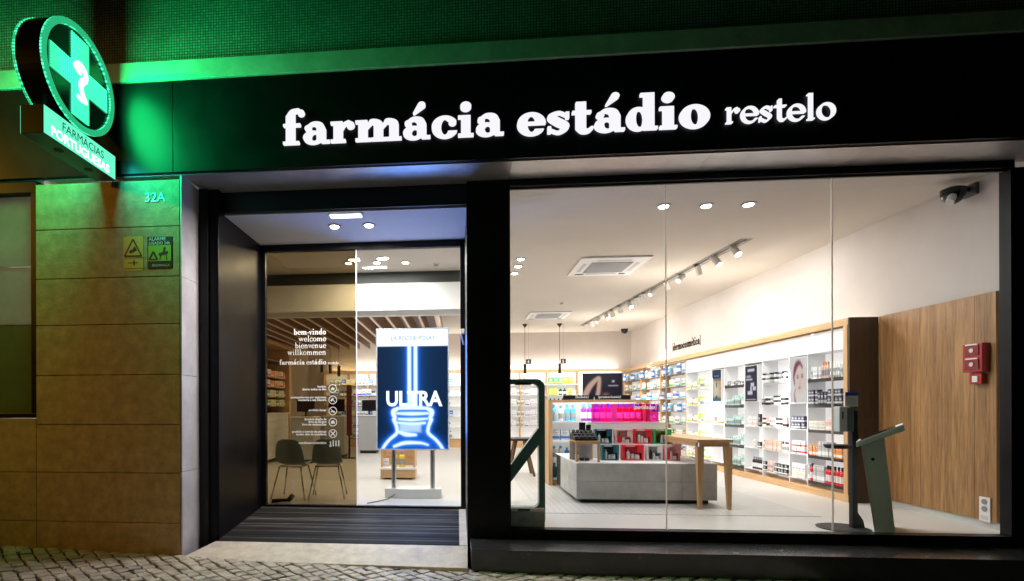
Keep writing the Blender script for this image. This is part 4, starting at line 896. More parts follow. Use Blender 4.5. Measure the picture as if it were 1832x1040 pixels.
# ---------------- oak panel with alarm and socket ----------------
pn = thing('oak_wall_panel', 'tall oak veneered panel at the right end of the shop window', 'panel', (5.22, 1.0, 0))
for a, c in ((.315, .53), (.533, 1.16), (1.163, 1.748)): MB().box(5.205, a, .07, 5.235, c, 2.315).build('board', M_panel, pn, bevel=.0015)
MB().box(5.236, .33, .0, 5.249, 1.75, 2.30).build('backing', M_blackmatt, pn)
MB().box(5.225, .2, 0, 5.2495, 1.745, .065).build('skirting', mat('skirting_grey', (.6, .6, .58), .5), pn)
MB().box(5.19, .06, .02, 5.249, .31, 3.35).build('end_post', mat('end_post_grey', (.06, .06, .055), .6), label='narrow dark grey post between oak panel and window frame', cat='post') if 0 else None
fa1 = thing('fire_alarm', 'red fire alarm unit with two square buttons on the oak panel', 'alarm', (5.2, .47, 1.5))
MB().box(5.13, .37, 1.54, 5.204, .575, 1.825).build('housing', M_red, fa1, bevel=.006)
for z in (1.615, 1.755):
    bpl = MB().box(5.122, .40, z-.05, 5.1295, .545, z+.05).build('button_plate', mat('alarm_dark_red', (.22, .01, .012), .4), fa1, bevel=.002)
    MB().tube((5.1215, .47, z), (5.117, .47, z), .022).build('button', mat('alarm_btn', (.75, .6, .6), .4), bpl)
    MB().box(5.121, .41, z+.052, 5.129, .535, z+.064).build('label_strip', M_white, fa1)
fa2 = thing('alarm_call_point', 'small red call point with white centre below the fire alarm', 'alarm', (5.2, .47, 1.42))
MB().box(5.15, .40, 1.42, 5.204, .525, 1.525).build('housing', M_red, fa2, bevel=.006)
MB().box(5.144, .435, 1.44, 5.1495, .49, 1.50).build('window', M_white, fa2)
so = thing('power_socket', 'white double power socket low on the oak panel', 'socket', (5.2, .42, .06))
spl = MB().box(5.192, .365, .06, 5.2045, .475, .30).build('plate', M_white, so, bevel=.003)
for z in (.255, .185): MB().tube((5.1915, .42, z), (5.188, .42, z), .028, n=16).build('outlet', mat('socket_grey', (.25, .25, .25), .5), spl)
MB().box(5.19, .385, .08, 5.1915, .455, .12).build('cover', mat('socket_cover', (.6, .62, .62), .4), so)

# ---------------- back wall unit ----------------
bu = thing('back_shelving', 'shelving across the back wall under a thin oak cornice', 'shelving', (0, 11, 0))
MB().box(-4.1, 10.85, 2.27, 4.855, 10.97, 2.345).build('cornice', M_woodx, bu, bevel=.003)
MB().box(-4.1, 10.87, 0, 4.855, 11.2, .24).build('plinth', M_woodx, bu)
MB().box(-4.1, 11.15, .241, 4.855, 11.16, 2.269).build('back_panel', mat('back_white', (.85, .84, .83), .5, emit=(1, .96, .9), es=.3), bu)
MB().box(-4.1, 10.98, 2.25, 4.855, 11.2, 2.262).build('top_board', M_white, bu)
ZB = [.28, .62, .94, 1.26, 1.58, 1.90]
ups = [-4.1, -3.35, -2.72, -2.1, -1.3, -.5, .3, 1.1, 1.9, 2.7, 3.6, 4.83]
for x in ups: MB().box(x-.012, 10.88, .241, x+.012, 11.149, 2.249).build('upright', M_woodz, bu)
nmB = ['lowest', 'second', 'third', 'fourth', 'fifth', 'top']
for i, z in enumerate(ZB):
    for a, c in zip(ups, ups[1:]):
        if a > 3.5 and z > 1.3: continue
        MB().box(a+.013, 10.89, z-.025, c-.013, 11.149, z).build('shelf', M_shelfbrown if a < -2 else M_shelfw, bu)
    P1 = [[('carton', .13, .08, .2, 'white', 'grey', 2, 1), ('carton', .12, .08, .16, 'cream', 'orange', 2, 1), ('carton', .1, .08, .18, 'grey', 'white', 1, 1), ('bottle', .1, .08, .22, 'white', 'grey', 2, 1)],
          [('carton', .13, .08, .2, 'white', 'blue', 2, 1), ('jar', .12, .1, .14, 'white', 'navy', 3, 1), ('carton', .12, .08, .18, 'white', 'purple', 2, 1)],
          [('bottle', .1, .09, .2, 'white', 'cyan', 3, 1), ('carton', .12, .08, .18, 'blue', 'white', 1, 1), ('carton', .13, .08, .17, 'white', 'yellow', 2, 1)]][i % 3]
    row('X', 10.95, -3.9, -.1, z, P1, 'on the %s back shelf behind the door' % nmB[i], 0, 60+i, gap=.018, far=True)
    if z > .5:
        row('X', 10.95, .8, 2.66, z, [('carton', .12, .08, .19, 'white', 'silver', 2, 1), ('bottle', .09, .09, .2, 'cream', 'grey', 2, 1), ('carton', .11, .08, .15, 'white', 'purple', 1, 1)], 'on the %s back shelf left of the green goods' % nmB[i], 0, 70+i, gap=.03)
    if z > 1.0:
        P2 = [('bottle', .1, .09, .21, 'green', 'black', 4, 1), ('carton', .11, .08, .17, 'lime', 'green', 2, 1)] if z < 1.5 else [('carton', .12, .08, .18, 'lime', 'yellow', 2, 1), ('bottle', .1, .09, .2, 'black', 'green', 2, 1)] if z < 1.8 else [('carton', .12, .08, .2, 'green', 'lime', 3, 1), ('carton', .13, .08, .22, 'yellow', 'orange', 2, 1)]
        row('X', 10.95, 2.74, 3.55, z, P2, 'on the %s back shelf left of the leg poster' % nmB[i], 0, 80+i, gap=.02)
for x0, x1 in ((-4, 0), (0, 4.8)):
    o = lamp('back_cornice_light', 'AREA', ((x0+x1)/2, 11.1, 2.3), 30, (1, .89, .77), aim=(0, .12, 1), shape='RECTANGLE', size=x1-x0, size_y=.05)
    o = lamp('back_shelf_light', 'AREA', ((x0+x1)/2, 10.5, 2.15), 24, NEUT, aim=(0, 1, -.9), shape='RECTANGLE', size=x1-x0, size_y=.05)
lp = thing('wide_poster', 'landscape poster of bare bent legs on a dark background at the back wall', 'poster', (4.3, 10.9, 1.5))
MB().box(3.62, 10.86, 1.29, 4.85, 10.90, 2.26).build('board', M_shelfw, lp)
def f4(u, v):
    c = np.zeros(u.shape+(3,))+np.array([.022, .015, .035])
    c = mixc(c, (.95, .60, .48), sm(nstroke(u*1.6, v, [(.05, -.05, .11), (.3, .45, .105), (.62, .78, .075), (.68, .72, .07), (.66, .35, .075), (.6, -.05, .085)]), .015))
    c = mixc(c, (.45, .22, .16), sm(np.hypot((u*1.6-.95)*.9, (v-.05))-.11, .03))
    c = mixc(c, (.85, .8, .82), sm(np.maximum(np.abs(u-.78)-.025, np.abs(v-.66)-.04), .006)); c = mixc(c, (.6, .55, .6), sm(np.maximum(np.abs(u-.78)-.12, np.abs(v-.48)-.022), .006)); return c
picture('picture', (3.72, 10.857, 1.50), (1.14, 0, 0), (0, 0, .71), 80, 48, f4, parent=lp, emit=.6)

# ---------------- centre gondola ----------------
go = thing('display_cabinet', 'oak open display cabinet behind the concrete platform with blue and pink bottles', 'cabinet', (2.1, 3.4, 0))
MB().box(1.40, 3.0, 0, 1.46, 3.9, 1.28).box(2.84, 3.0, 0, 2.90, 3.9, 1.28).build('side_panel', M_woodz, go, bevel=.002)
MB().box(1.40, 2.99, 1.2805, 2.90, 3.9, 1.315).build('top', M_woodx, go, bevel=.002)
MB().box(1.461, 3.4, .05, 2.839, 3.43, 1.28).build('back', mat('cab_back', (.8, .8, .8), .5, emit=(1, 1, 1), es=.25), go)  # back panel emits faintly, though it holds no lamp
for z in (.12, .40, .70, .99): MB().box(1.461, 3.02, z-.03, 2.839, 3.399, z).build('shelf', M_shelfw, go)
MB().box(1.43, 3.05, 0, 2.87, 3.88, .0895).build('plinth', M_woodx, go)
for i, (x0, x1, s_, tx0, tx1) in enumerate([(1.62, 2.08, '[bebés]', 1.80, 2.0), (2.09, 2.62, '[promocionais]', 2.14, 2.48)]):
    t_ = thing('category_sign', ['short', 'longer'][i]+' black strip sign reading %s on the cabinet top' % s_, 'sign', ((x0+x1)/2, 3.0, 1.316), 'black strip signs on the cabinet')
    sp_ = MB().box(x0, 3.0, 1.316, x1, 3.015, 1.385).build('strip', M_strip, t_)
    serif(s_, tx0, 1.342, tx1, .036, front(2.998), S=.18, t=.09, res=9).build('lettering', emimat('glowing_print', (1, 1, 1), .7), sp_, fix=False)  # white of the print comes from emission, not from its base colour
o = lamp('cabinet_fill', 'AREA', (2.15, 3.06, 1.26), 4, NEUT, aim=(0, .5, -1), shape='RECTANGLE', size=1.3, size_y=.04)  # lamp added under the top to brighten the bottles, no fixture
row('X', 3.2, 1.47, 1.90, .99, [('bottle', .082, .08, .255, 'cyan', 'blue', 1, 1), ('bottle', .08, .07, .24, 'white', 'blue', 1, 1), ('bottle', .084, .08, .26, 'cyan', 'blue', 3, 1)], 'on the cabinet top shelf at the left', 0, 90)
row('X', 3.2, 1.92, 2.20, .99, [('bottle', .088, .088, .268, 'purple', 'blue', 3, 1)], 'behind the magenta acrylic sign', 0, 91)
row('X', 3.2, 2.20, 2.45, .99, [('bottle', .088, .088, .268, 'magenta', 'blue', 3, 1)], 'behind the magenta acrylic sign', 0, 92)
row('X', 3.2, 2.46, 2.83, .99, [('bottle', .088, .088, .268, 'red', 'blue', 4, 1)], 'behind the magenta acrylic sign', 0, 93)
row('X', 3.2, 1.47, 1.90, .70, [('carton', .12, .08, .16, 'white', 'blue', 3, 1)], 'on the cabinet third shelf', 0, 94, gap=.02)
row('X', 3.2, 1.47, 1.90, .40, [('bottle', .08, .08, .2, 'white', 'cyan', 2, 1), ('bottle', .08, .08, .18, 'blue', 'cyan', 2, 1)], 'on the cabinet second shelf', 0, 95, gap=.02)
row('X', 3.2, 1.47, 1.90, .12, [('bottle', .08, .08, .22, 'cyan', 'green', 4, 1)], 'on the cabinet lowest shelf', 0, 96, gap=.02)
ac = thing('acrylic_sign', 'translucent magenta acrylic sign reading [novidades] before the bottles', 'sign', (2.35, 2.4, .99))
MB().box(1.893, 2.40, .992, 2.81, 2.406, 1.247).build('panel', glassmat('magenta_acrylic', (.86, .2, .58), .6), ac); acp = COL.objects[-1]
serif('[novidades]', 2.47, 1.175, 2.78, .062, front(2.397), S=.15, t=.07, res=9).build('lettering', emimat('glowing_print', (1, 1, 1), .7), acp, fix=False)
# white tiers on the platform
ti = thing('white_riser', 'white stepped riser standing on the concrete platform', 'riser', (2.35, 2.5, .505))
MB().box(1.80, 2.15, .505, 2.98, 2.7, .70).box(1.84, 2.41, .7005, 2.94, 2.7, .99).build('steps', M_shelfw, ti, bevel=.003)
# concrete platform
pl = thing('concrete_platform', 'low display platform clad in grey concrete tiles with white top', 'platform', (2.33, 2, 0))
b = MB()
for z0, z1 in ((.055, .275), (.278, .495)):
    for x0, x1 in ((1.50, 2.76), (2.763, 3.16)): b.box(x0, 1.50, z0, x1, 1.52, z1)
    b.box(1.488, 1.503, z0, 1.508-.009, 2.53, z1); b.box(3.161, 1.503, z0, 3.172, 2.53, z1)
b.build('cladding', M_conc, pl, bevel=.0015)
MB().box(1.51, 1.53, .05, 3.15, 2.95, .49).build('core', M_blackmatt, pl)
MB().box(1.49, 1.503, .4965, 3.17, 2.95, .505).build('top', M_shelfw, pl)
MB().box(1.56, 1.58, 0, 3.1, 2.9, .05).build('recessed_plinth', M_blackmatt, pl)
GB = [(2.0, 'teal', 'black'), (2.27, 'rose', 'white'), (2.52, 'red', 'rose'), (2.78, 'green', 'lime')]
for i, (x, c1, c2) in enumerate(GB): put('gift_box', (.235, .09, .2), c1, c2, (x, 2.27, .7005), 0, '%s gift box in upper row on the white riser' % c1, 'gift boxes on the white riser')
for i, (x, w_, c1, c2) in enumerate([(2.00, .22, 'teal', 'black'), (2.29, .27, 'red', 'red'), (2.56, .2, 'white', 'silver'), (2.78, .2, 'pink', 'rose')]):
    put('gift_box', (w_, .09, .2), c1, c2, (x, 1.95, .5055), 0, '%s gift box in lower row on the concrete platform' % c1, 'gift boxes on the platform')
# small oak frame box with black cases
ob = thing('oak_display_box', 'small open oak box with glass-like sides on the platform corner', 'box', (1.57, 1.75, .505))
x0, x1, y0, y1, z0, z1 = 1.50, 1.80, 1.60, 1.98, .5055, .76; q = .026
b = MB().box(x0, y0, z0, x0+q, y0+q, z1).box(x1-q, y0, z0, x1, y0+q, z1).box(x0, y1-q, z0, x0+q, y1, z1).box(x1-q, y1-q, z0, x1, y1, z1)
b.box(x0+q, y0, z1-q, x1-q, y0+q, z1-.0005).box(x0+q, y1-q, z1-q, x1-q, y1, z1-.0005).build('frame', M_woodz, ob, bevel=.001)
MB().box(x0-.003, y0-.003, z1, x1+.003, y1+.003, z1+.014).build('top', M_woodx, ob, bevel=.001)
MB().box(x0+q, y1-.035, z0, x1-q, y1-.028, z1-q-.001).build('back', mat('box_back_grey', (.35, .36, .38), .4), ob)
row('X', 1.85, x0+.04, x1-.04, .506, [('bottle', .045, .045, .16, 'black', 'red', 1, 1), ('jar', .06, .06, .06, 'black', 'grey', 2, 1), ('carton', .05, .05, .1, 'white', 'cyan', 1, 1)], 'inside the small oak box', 0, 97)
b = thing('makeup_case', 'pile of black makeup compacts on top of the small oak box', 'makeup display', (1.65, 1.75, .775))
MB().hexa([(1.50, 1.64, .775), (1.78, 1.64, .775), (1.78, 1.94, .775), (1.50, 1.94, .775), (1.50, 1.64, .80), (1.78, 1.64, .80), (1.78, 1.94, .88), (1.50, 1.94, .88)]).build('tray', M_strip, b, bevel=.003)
for i in range(5):
    for j in range(3):
        zc = .812+.03*j; MB().tube((1.53+.055*i, 1.68+.1*j, zc), (1.53+.055*i, 1.665+.1*j, zc+.022), .024, n=12).build('compact', mat('compact_grey', (.06, .06, .065), .2), b)
MB().box(1.62, 1.93, .885, 1.70, 1.95, 1.0).box(1.71, 1.93, .885, 1.77, 1.95, .97).build('card', M_strip, b)
# oak table
tb = thing('oak_table', 'tall oak side table with tapered legs right of the platform', 'table', (3.0, 1.9, 0))
MB().box(2.79, 1.16, .785, 3.19, 2.65, .82).build('tabletop', M_wood, tb, bevel=.003)
MB().box(2.83, 1.185, .735, 3.15, 1.21, .7845).box(2.80, 1.22, .735, 2.825, 2.60, .7845).box(3.155, 1.22, .735, 3.18, 2.60, .7845).build('apron', M_wood, tb, bevel=.001)
for lx, ly, sx_, sy in ((2.795, 1.165, 1, 1), (3.185, 1.165, -1, 1), (2.795, 2.645, 1, -1), (3.185, 2.645, -1, -1)):
    a, c = .075, .038
    def rc4(w_, z, ox=0): return [(lx+ox*sx_, ly, z), (lx+(w_+ox)*sx_, ly, z), (lx+(w_+ox)*sx_, ly+w_*sy, z), (lx+ox*sx_, ly+w_*sy, z)]
    MB().hexa(rc4(c, 0, .012)+rc4(a, .7345)).build('leg', M_woodz, tb)

# ---------------- window-side furniture ----------------
# dark green body scale frame at the left edge of the window
sg = thing('body_scale', 'dark green looped frame of a standing body scale behind the window edge', 'scale', (.55, .15, 0))
h = 1/90; X, Y = np.meshgrid(np.arange(.2, .92, h), np.arange(-.02, 1.55, h))
def rbox(cx, cy, hx, hy, r): return np.hypot(np.maximum(np.abs(X-cx)-hx+r, 0), np.maximum(np.abs(Y-cy)-hy+r, 0))+np.minimum(np.maximum(np.abs(X-cx)-hx+r, np.abs(Y-cy)-hy+r), 0)-r
outer = rbox(.56, .74, .315, .745, .085)
slope = lambda off: (Y-(1.02+off)-(X-.83)*1.35)/math.hypot(1, 1.35)
op1 = np.maximum(rbox(.56, .86, .255, .575, .06), -slope(.0))
op2 = np.maximum(rbox(.56, .60, .255, .395, .05), slope(-.17))
F = np.maximum(outer, np.maximum(-op1, -op2))
mb = MB(); march(mb, X, Y, F, lambda x, z, d: (x, .10+d, z), .09); march(mb, X, Y, F, lambda x, z, d: (x, .19, z), 0); mb.build('frame', M_green, sg, fix=False)
MB().box(.26, .06, .0, .865, .5, .165).build('base', M_greenlt, sg, bevel=.01)
MB().box(.27, .07, .166, .862, .48, .20).build('platform', M_white, sg, bevel=.004)
MB().box(.60, .062, .17, .72, .0695, .198).build('display', M_scrblk, sg)
MB().box(.58, .095, 1.425, .74, .0995, 1.45).build('logo_plate', M_blackmatt, sg)
bm_ = MB()
for i, a in enumerate([-.05, -.03, -.012, .01, .03, .05]): bar(bm_, .66+a, .06, .66+a*.8, .12-abs(a)*.4, .008, .0595)
bm_.build('emblem', mat('emblem_dark', (.03, .06, .05), .5), sg, fix=False)
# sanitiser stand
sa = thing('sanitiser_stand', 'black floor stand with white hand sanitiser dispenser behind the right pane', 'stand', (3.80, .27, 0))
MB().lathe([(.215, 0), (.22, .008), (.19, .016)], n=40, c=(3.79, .29, 0)).build('base', M_blackmatt, sa)
MB().box(3.845, .24, .0165, 3.895, .29, 1.16).build('pole', M_blackmatt, sa, bevel=.003)
MB().prism([(3.8955, .0165), (3.965, .0165), (3.95, .09), (3.8955, .17)], 'Y', .25, .28).build('gusset', M_blackmatt, sa)
MB().box(3.70, .2, .955, 3.775, .31, 1.2).build('dispenser', mat('dispenser_white', (.62, .64, .63), .35), sa, bevel=.008)
MB().box(3.7755, .215, .955, 3.8445, .31, 1.19).build('back_plate', mat('plate_greygreen', (.16, .22, .2), .5), sa, bevel=.004)
MB().box(3.725, .197, 1.08, 3.735, .1995, 1.15).build('level_window', M_blackmatt, sa)
MB().lathe([(.09, 0), (.11, .035), (.105, .038)], n=24, c=(3.72, .27, .79)).box(3.78, .26, .80, 3.8445, .285, .82).build('drip_tray', M_blackmatt, sa)
cdn = MB().box(3.775, .235, 1.2005, 3.895, .245, 1.34); cdn.build('card', M_white, sa); MB().box(3.776, .232, 1.305, 3.894, .2345, 1.339).build('card_header', mat('card_blue', (.03, .05, .5), .5), sa)
tl = MB()
for k in range(4): tl.box(3.79, .2335, 1.225+.018*k, 3.88-.01*(k % 2), .2345, 1.23+.018*k)
tl.build('card_text', mat('ink_grey', (.3, .3, .32), .5), sa)
# mint kiosk, turned side-on to the street
ki = thing('touch_kiosk', 'mint green leaning kiosk with a slanted screen near the oak panel', 'kiosk', (4.0, .3, 0))
def kx(x, d, z): return (x+d*.60, .1+d*.80, z)
def slab(xb0, xb1, zb0, zb1, xt0, xt1, zt0, zt1, d0, d1): return [kx(xb0, d0, zb0), kx(xb1, d0, zb1), kx(xb1, d1, zb1), kx(xb0, d1, zb0), kx(xt0, d0, zt0), kx(xt1, d0, zt1), kx(xt1, d1, zt1), kx(xt0, d1, zt0)]
MB().hexa(slab(3.955, 4.125, 0, 0, 3.84, 4.03, .83, .90, 0, .36)).build('column', M_mint, ki, bevel=.006)
MB().hexa(slab(3.943, 3.954, 0, 0, 3.826, 3.839, .82, .83, -.004, .364)).build('front_trim', M_white, ki)
sx0, sz0, sx1, sz1 = 3.785, .835, 4.20, 1.005
MB().hexa(slab(sx0, sx1+.015, sz0-.02, sz1-.035, sx0-.005, sx1, sz0+.022, sz1+.022, -.04, .40)).build('screen_housing', M_mint, ki, bevel=.006)
MB().hexa(slab(sx0-.004, sx1-.002, sz0+.0225, sz1+.0225, sx0-.004, sx1-.002, sz0+.028, sz1+.028, -.035, .395)).build('screen_bezel', M_white, ki)
MB().hexa(slab(sx0+.03, sx1-.07, sz0+.0425, sz1-.0005, sx0+.03, sx1-.07, sz0+.046, sz1+.003, -.02, .38)).build('screen', M_scrblk, ki)
MB().tube((3.925, .0995, .70), (3.925, .090, .70), .014, n=14).build('lock', M_blackmatt, ki)

# ---------------- behind the door ----------------
dsn = thing('digital_display', 'white freestanding advertising screen showing a glowing blue bottle', 'display', (-.59, 1.8, 0))
MB().box(-1.078, 1.76, .637, -.099, 1.82, 2.262).build('housing', mat('display_white', (.75, .78, .85), .35), dsn, bevel=.006)
for x in (-.845, -.325): MB().tube((x, 1.80, .125), (x, 1.80, .636), .032, n=18).build('post', M_steel, dsn, smooth=False)
bs = [(-.96+.75*i/12, 1.74-.05*math.sin(math.pi*i/12)) for i in range(13)]
MB().prism(bs+[(-.21, 2.02), (-.96, 2.02)], 'Z', .0, .125).build('base', mat('base_white', (.66, .65, .62), .5), dsn)
def scr(u, v):
    x = (u-.5)*.92; y = v*1.55
    c = np.zeros(u.shape+(3,))+np.array([.002, .018, .062]); c = c+np.array([.0, .02, .07])*np.exp(-((x)/.25)**2)[..., None]
    glow = np.zeros(u.shape); core = np.full(u.shape, 9.)
    def S_(pts):
        nonlocal core
        core = np.minimum(core, nstroke(x, y, pts))
    # neck lines, cap and shoulders of the bottle
    for sx in (-1, 1):
        core = np.minimum(core, np.maximum(np.abs(x-sx*.04)-.019, np.maximum(.52-y, y-1.335)))
        S_([(sx*.19, .525, .016), (sx*.245, .49, .026), (sx*.245, .44, .024), (sx*.23, .41, .018), (sx*.24, .38, .022), (sx*.225, .335, .018), (sx*.205, .27, .016), (sx*.21, .20, .016), (sx*.30, .12, .014), (sx*.36, .05, .014), (sx*.40, -.02, .014)])
    S_([(-.19, .525, .014), (0, .535, .022), (.19, .525, .014)])
    S_([(-.2, .34, .008), (0, .325, .012), (.16, .335, .01)]); S_([(-.2, .46, .01), (0, .455, .018), (.2, .46, .01)])
    S_([(-.18, .385, .01), (0, .378, .016), (.19, .39, .008)]); S_([(-.17, .215, .014), (-.08, .185, .022), (.04, .18, .012)]); S_([(-.24, .03, .012), (-.1, .075, .018), (.1, .075, .012), (.2, .05, .006)])
    inside = sm(np.maximum(np.abs(x)-.22, np.maximum(y-.5, .18-y)), .01); c = mixc(c, (.02, .16, .7), inside*.8)
    inside = sm(np.maximum(np.abs(x+.03)-.14, np.maximum(y-.325, .215-y)), .008); c = mixc(c, (.6, .8, 1.0), inside*.85)
    low = sm(np.maximum(np.abs(x)-.2-1.0*(.2-y), y-.2), .01); c = mixc(c, (.01, .10, .5), low*.8)
    c = c+np.array([.01, .16, .95])[None, None]*np.exp(-np.maximum(core, 0)/.026)[..., None]*1.35
    c = mixc(c, (.95, 1.15, 1.5), sm(core-.004, .004))
    c = mixc(c, (1.15, 1.2, 1.3), sm(1.335-y, .002))
    return c
scn = picture('screen', (-1.058, 1.7585, .657), (.94, 0, 0), (0, 0, 1.585), 150, 250, scr, parent=dsn, emit=1.1)
M_scrw = emimat('screen_white', (.85, .95, 1), 1.5)
sans('ULTRA', .275, lambda a, b_, d: (-.945+a, 1.756+d, 1.23+b_), bold=.009, sx=.88).build('lettering', M_scrw, scn, fix=False)
sans('LA ROCHE-POSAY', .085, lambda a, b_, d: (-.875+a, 1.756+d, 2.10+b_), sx=.85).build('lettering', emimat('scr_grey', (.25, .42, .6), 1.0), scn, fix=False)
o = lamp('display_light', 'AREA', (-.58, 1.74, 1.5), 38, (.10, .28, 1), aim=(0, -1, 0), shape='RECTANGLE', size=.8, size_y=1.3)
MB().path([(-.82, 1.695, .06), (-.83, 1.66, .05), (-.9, 1.6, .012), (-1.0, 1.45, .008), (-1.12, 1.3, .008)], .006).build('power_cable', M_blackmatt, label='black power cable running from the display base to the door', cat='cable')
# wooden box with yellow bottles
wb = thing('floor_display_box', 'low oak floor box with yellow bottles behind the advertising screen', 'box', (-1, 3.9, 0))
MB().box(-1.28, 3.54, .03, -.70, 3.58, .17).box(-1.28, 3.95, .03, -.70, 3.99, .86).build('front_board', M_woodx, wb, bevel=.002)
MB().box(-1.28, 3.581, .03, -1.25, 3.949, .62).box(-.73, 3.581, .03, -.70, 3.949, .62).build('side_board', M_woodz, wb, bevel=.002)
MB().box(-1.30, 3.52, .171, -.68, 3.949, .20).build('tray', M_shelfw, wb)
MB().box(-1.22, 3.6, 0, -.76, 3.9, .0295).build('plinth', M_blackmatt, wb)
put('carton', (.09, .06, .14), 'white', 'rose', (-1.2, 3.7, .2005), 0, 'small white carton at the left of the yellow bottles', 'goods in the oak floor box')
row('X', 3.75, -1.12, -.74, .2005, [('bottle', .11, .1, .29, 'yellow', 'white', 1, 1), ('bottle', .11, .1, .27, 'yellow', 'grey', 1, 1), ('bottle', .12, .1, .33, 'white', 'yellow', 1, 1)], 'in the oak floor box', 0, 98, gap=.015)
# chairs
def make_chair(x, y, rzz, label):
    t_ = thing('chair', label, 'chair', (0, 0, 0), 'chairs behind the tinted door leaf')
    # shell: profile in YZ swept in X, back toward -Y
    prof = [(-.235, .80), (-.225, .70), (-.205, .60), (-.18, .52), (-.14, .46), (-.07, .435), (.03, .43), (.13, .44), (.20, .445)]
    nx = 8; vs = []; hw = [.15, .185, .2, .205, .205, .205, .205, .2, .18]
    for (py, pz_), w_ in zip(prof, hw):
        for i in range(nx+1):
            s_ = -1+2*i/nx; cur = .045*s_*s_
            vs.append((s_*w_, py+(cur if pz_ > .47 else cur*.3), pz_+(cur*.7 if pz_ <= .47 else 0)-(.035*s_**4 if pz_ == .80 else 0)))
    fs = [(j*(nx+1)+i, j*(nx+1)+i+1, (j+1)*(nx+1)+i+1, (j+1)*(nx+1)+i) for j in range(len(prof)-1) for i in range(nx)]
    sh = MB().add(vs, fs).build('shell', M_shell, t_, smooth=True)
    sd = sh.modifiers.new('solid', 'SOLIDIFY'); sd.thickness = .012; sb_ = sh.modifiers.new('sub', 'SUBSURF'); sb_.levels = 2; sb_.render_levels = 2
    for sx in (-1, 1):
        for ya, yb in ((-.13, -.21), (.13, .20)):
            MB().tube((sx*.15, ya, .425), (sx*.235, yb, 0), .011, n=10).build('leg', M_chrome, t_, smooth=True)
    MB().tube((-.15, -.13, .425), (.15, -.13, .425), .011).tube((-.15, .13, .425), (.15, .13, .425), .011).tube((-.15, -.13, .425), (-.15, .13, .425), .011).tube((.15, -.13, .425), (.15, .13, .425), .011).build('seat_frame', M_chrome, t_)
    t_.location = (x, y, 0); t_.rotation_euler[2] = rzz; return t_
c1 = make_chair(-2.19, 1.72, R(-6), 'dark green shell chair nearer the black recess wall')
copy_thing(c1, (-1.74, 1.80, 0), 'dark green shell chair nearer the middle of the entrance door', R(7))
MB().tube((-2.34, 1.28, .03), (-2.14, 1.34, .03), .02).tube((-2.14, 1.34, .03), (-2.08, 1.3, .09), .03).tube((-2.34, 1.28, .0), (-2.2, 1.4, .01), .012).build('floor_stop', M_blackmatt, label='small dark metal doorstop fitting on the floor by the left chair', cat='doorstop')
# left wall unit
lu = thing('drawer_shelving', 'white drawer counter with product shelves above on the left wall', 'shelving', (-4.3, 6.2, 0))
MB().box(-4.65, 4.2, .08, -4.07, 7.25, 1.07).build('carcass', M_white, lu)
for r_ in range(6):
    for k in range(4): MB().box(-4.068, 4.22+.757*k, .1+.163*r_, -4.05, 4.22+.757*k+.75, .1+.163*r_+.156).build('drawer_front', M_white, lu, bevel=.002)
MB().box(-4.66, 4.2, 1.0705, -4.03, 7.25, 1.10).build('counter_top', M_white, lu)
MB().box(-4.68, 7.2505, 0, -4.03, 7.42, 2.70).build('end_column', M_woodz, lu)
MB().box(-4.68, 4.2, 2.62, -4.05, 7.25, 2.70).build('cornice', M_wood, lu)
for i, z in enumerate((1.25, 1.46, 1.68, 1.90, 2.3)):
    MB().box(-4.60, 4.2, z-.02, -4.15, 7.249, z).build('shelf', M_shelfbrown, lu)
    if z < 2: row('Y', -4.18, 5.6, 7.2, z, [('carton', .1, .07, .15, 'rose', 'orange', 3, 1), ('carton', .1, .07, .16, 'white', 'red', 2, 1), ('carton', .1, .07, .14, 'orange', 'cream', 2, 1)] if z > 1.5 else [('carton', .1, .07, .15, 'cream', 'yellow', 3, 1), ('bottle', .08, .07, .14, 'green', 'white', 2, 1)], 'on the %s shelf above the left drawers' % ['lowest', 'second', 'third', 'top', ''][i], math.pi/2, 110+i, gap=.02)
MB().box(-4.62, 4.2, 1.101, -4.61, 7.249, 2.6).build('back_panel', M_white, lu)
# service counters
def counter(x, y, w_, d_, h_, label, mon=True):
    t_ = thing('service_counter', label, 'counter', (x, y, 0), 'service counters')
    MB().box(x-w_/2, y-d_/2, .08, x+w_/2, y+d_/2, h_-.03).build('body', mat('counter_grey', (.42, .42, .42), .5), t_, bevel=.004)
    MB().box(x-w_/2-.02, y-d_/2-.02, h_-.03, x+w_/2+.02, y+d_/2+.02, h_).build('top', M_white, t_, bevel=.004)
    MB().box(x-w_/2+.04, y-d_/2+.04, 0, x+w_/2-.04, y+d_/2-.04, .0795).build('plinth', M_blackmatt, t_)
    if mon:
        m2 = thing('monitor', 'dark computer monitor standing on the '+label.split(' with')[0], 'monitor', (x, y, h_), 'monitors on the service counters')
        MB().box(x-.2, y-.02, h_+.1, x+.2, y+.01, h_+.4).build('screen', M_scrblk, m2, bevel=.005); MB().box(x-.02, y-.005, h_+.016, x+.02, y+.005, h_+.1).box(x-.1, y-.08, h_+.001, x+.1, y+.08, h_+.015).build('foot', M_blackmatt, m2)
counter(-3.35, 6.3, .5, .6, 1.02, 'grey service counter left of the others')
counter(-2.95, 7.6, .5, .6, 1.02, 'grey service counter in the middle of the three')
counter(-2.35, 8.9, .5, .6, 1.02, 'grey service counter farthest back')
counter(.75, 7.2, .9, .6, .95, 'white topped counter seen through the green scale frame', mon=False)
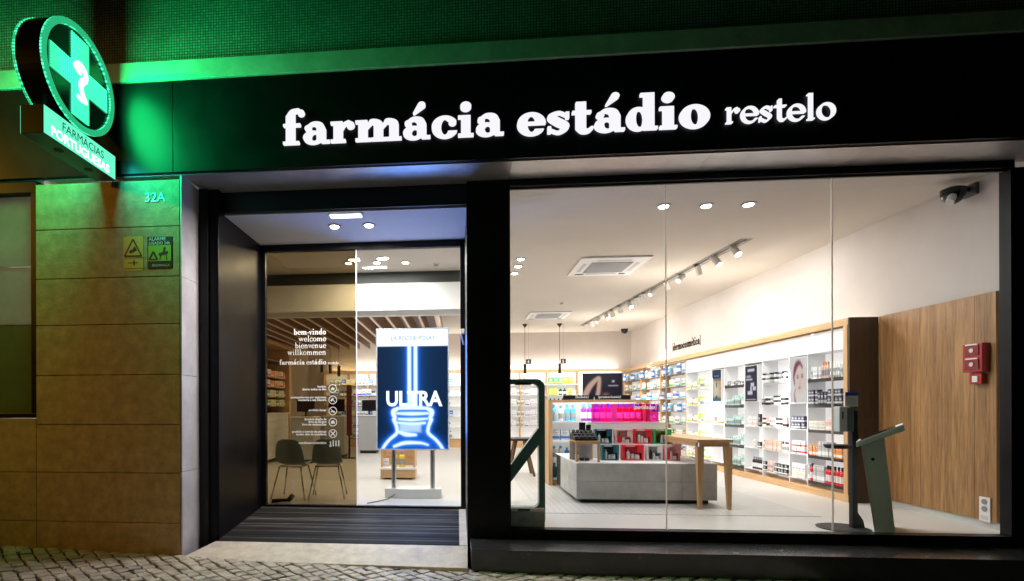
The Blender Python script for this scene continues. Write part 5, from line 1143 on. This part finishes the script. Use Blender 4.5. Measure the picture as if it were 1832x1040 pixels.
row('X', 7.05, .35, 1.15, .951, [('carton', .12, .08, .18, 'white', 'grey', 2, 1), ('bottle', .09, .08, .2, 'black', 'grey', 1, 1), ('carton', .14, .08, .12, 'orange', 'white', 1, 1)], 'on the counter beyond the green frame', 0, 120, gap=.04)
rt = thing('leaflet_rack', 'slim dark red leaflet rack standing among the service counters', 'rack', (-2.75, 8.0, 0))
MB().box(-2.62, 7.2, .55, -2.50, 7.25, 1.75).build('panel', mat('rack_red', (.12, .02, .025), .5), rt); MB().box(-2.58, 7.2, 0, -2.54, 7.25, .549).box(-2.7, 7.15, 0, -2.42, 7.32, .015).build('stand', M_blackmatt, rt)
# wooden stool
sl = thing('wooden_stool', 'dark wooden trestle stool seen between the green frame and the cabinet', 'stool', (1.12, 4.3, 0))
MB().box(.90, 4.05, .62, 1.34, 4.55, .66).build('seat', mat('stool_black', (.02, .018, .016), .5), sl, bevel=.006)
M_dw = woodmat('dark_wood', (.10, .05, .02), (.2, .11, .05))
for sx in (-1, 1):
    for sy in (-1, 1): MB().hexa([(1.12+sx*.22-.02, 4.3+sy*.22-.02, 0), (1.12+sx*.22+.02, 4.3+sy*.22-.02, 0), (1.12+sx*.22+.02, 4.3+sy*.22+.02, 0), (1.12+sx*.22-.02, 4.3+sy*.22+.02, 0), (1.12+sx*.08-.025, 4.3+sy*.1-.025, .619), (1.12+sx*.08+.025, 4.3+sy*.1-.025, .619), (1.12+sx*.08+.025, 4.3+sy*.1+.025, .619), (1.12+sx*.08-.025, 4.3+sy*.1+.025, .619)]).build('leg', M_dw, sl)
# fill lamps added without fixtures to brighten the inner shop
for x, y in ((2.4, 5.6), (.9, 6.2), (.9, 8.6)):
    lamp('ceiling_fill', 'AREA', (x, y, ZC-.05), 24, NEUT, aim=(0, 0, -1), shape='DISK', size=.3)
for x, y in ((-1.6, 5.0), (-2.9, 5.6), (-1.2, 7.6), (-3.0, 7.8)):
    lamp('canopy_fill', 'AREA', (x, y, 2.76), 16, NEUT, aim=(0, 0, -1), shape='DISK', size=.2)

STUFF.build('carton', [cm(c) for c in STM], label='many small cartons filling the distant shelves along the back and far right wall', cat='cartons', kind='stuff')
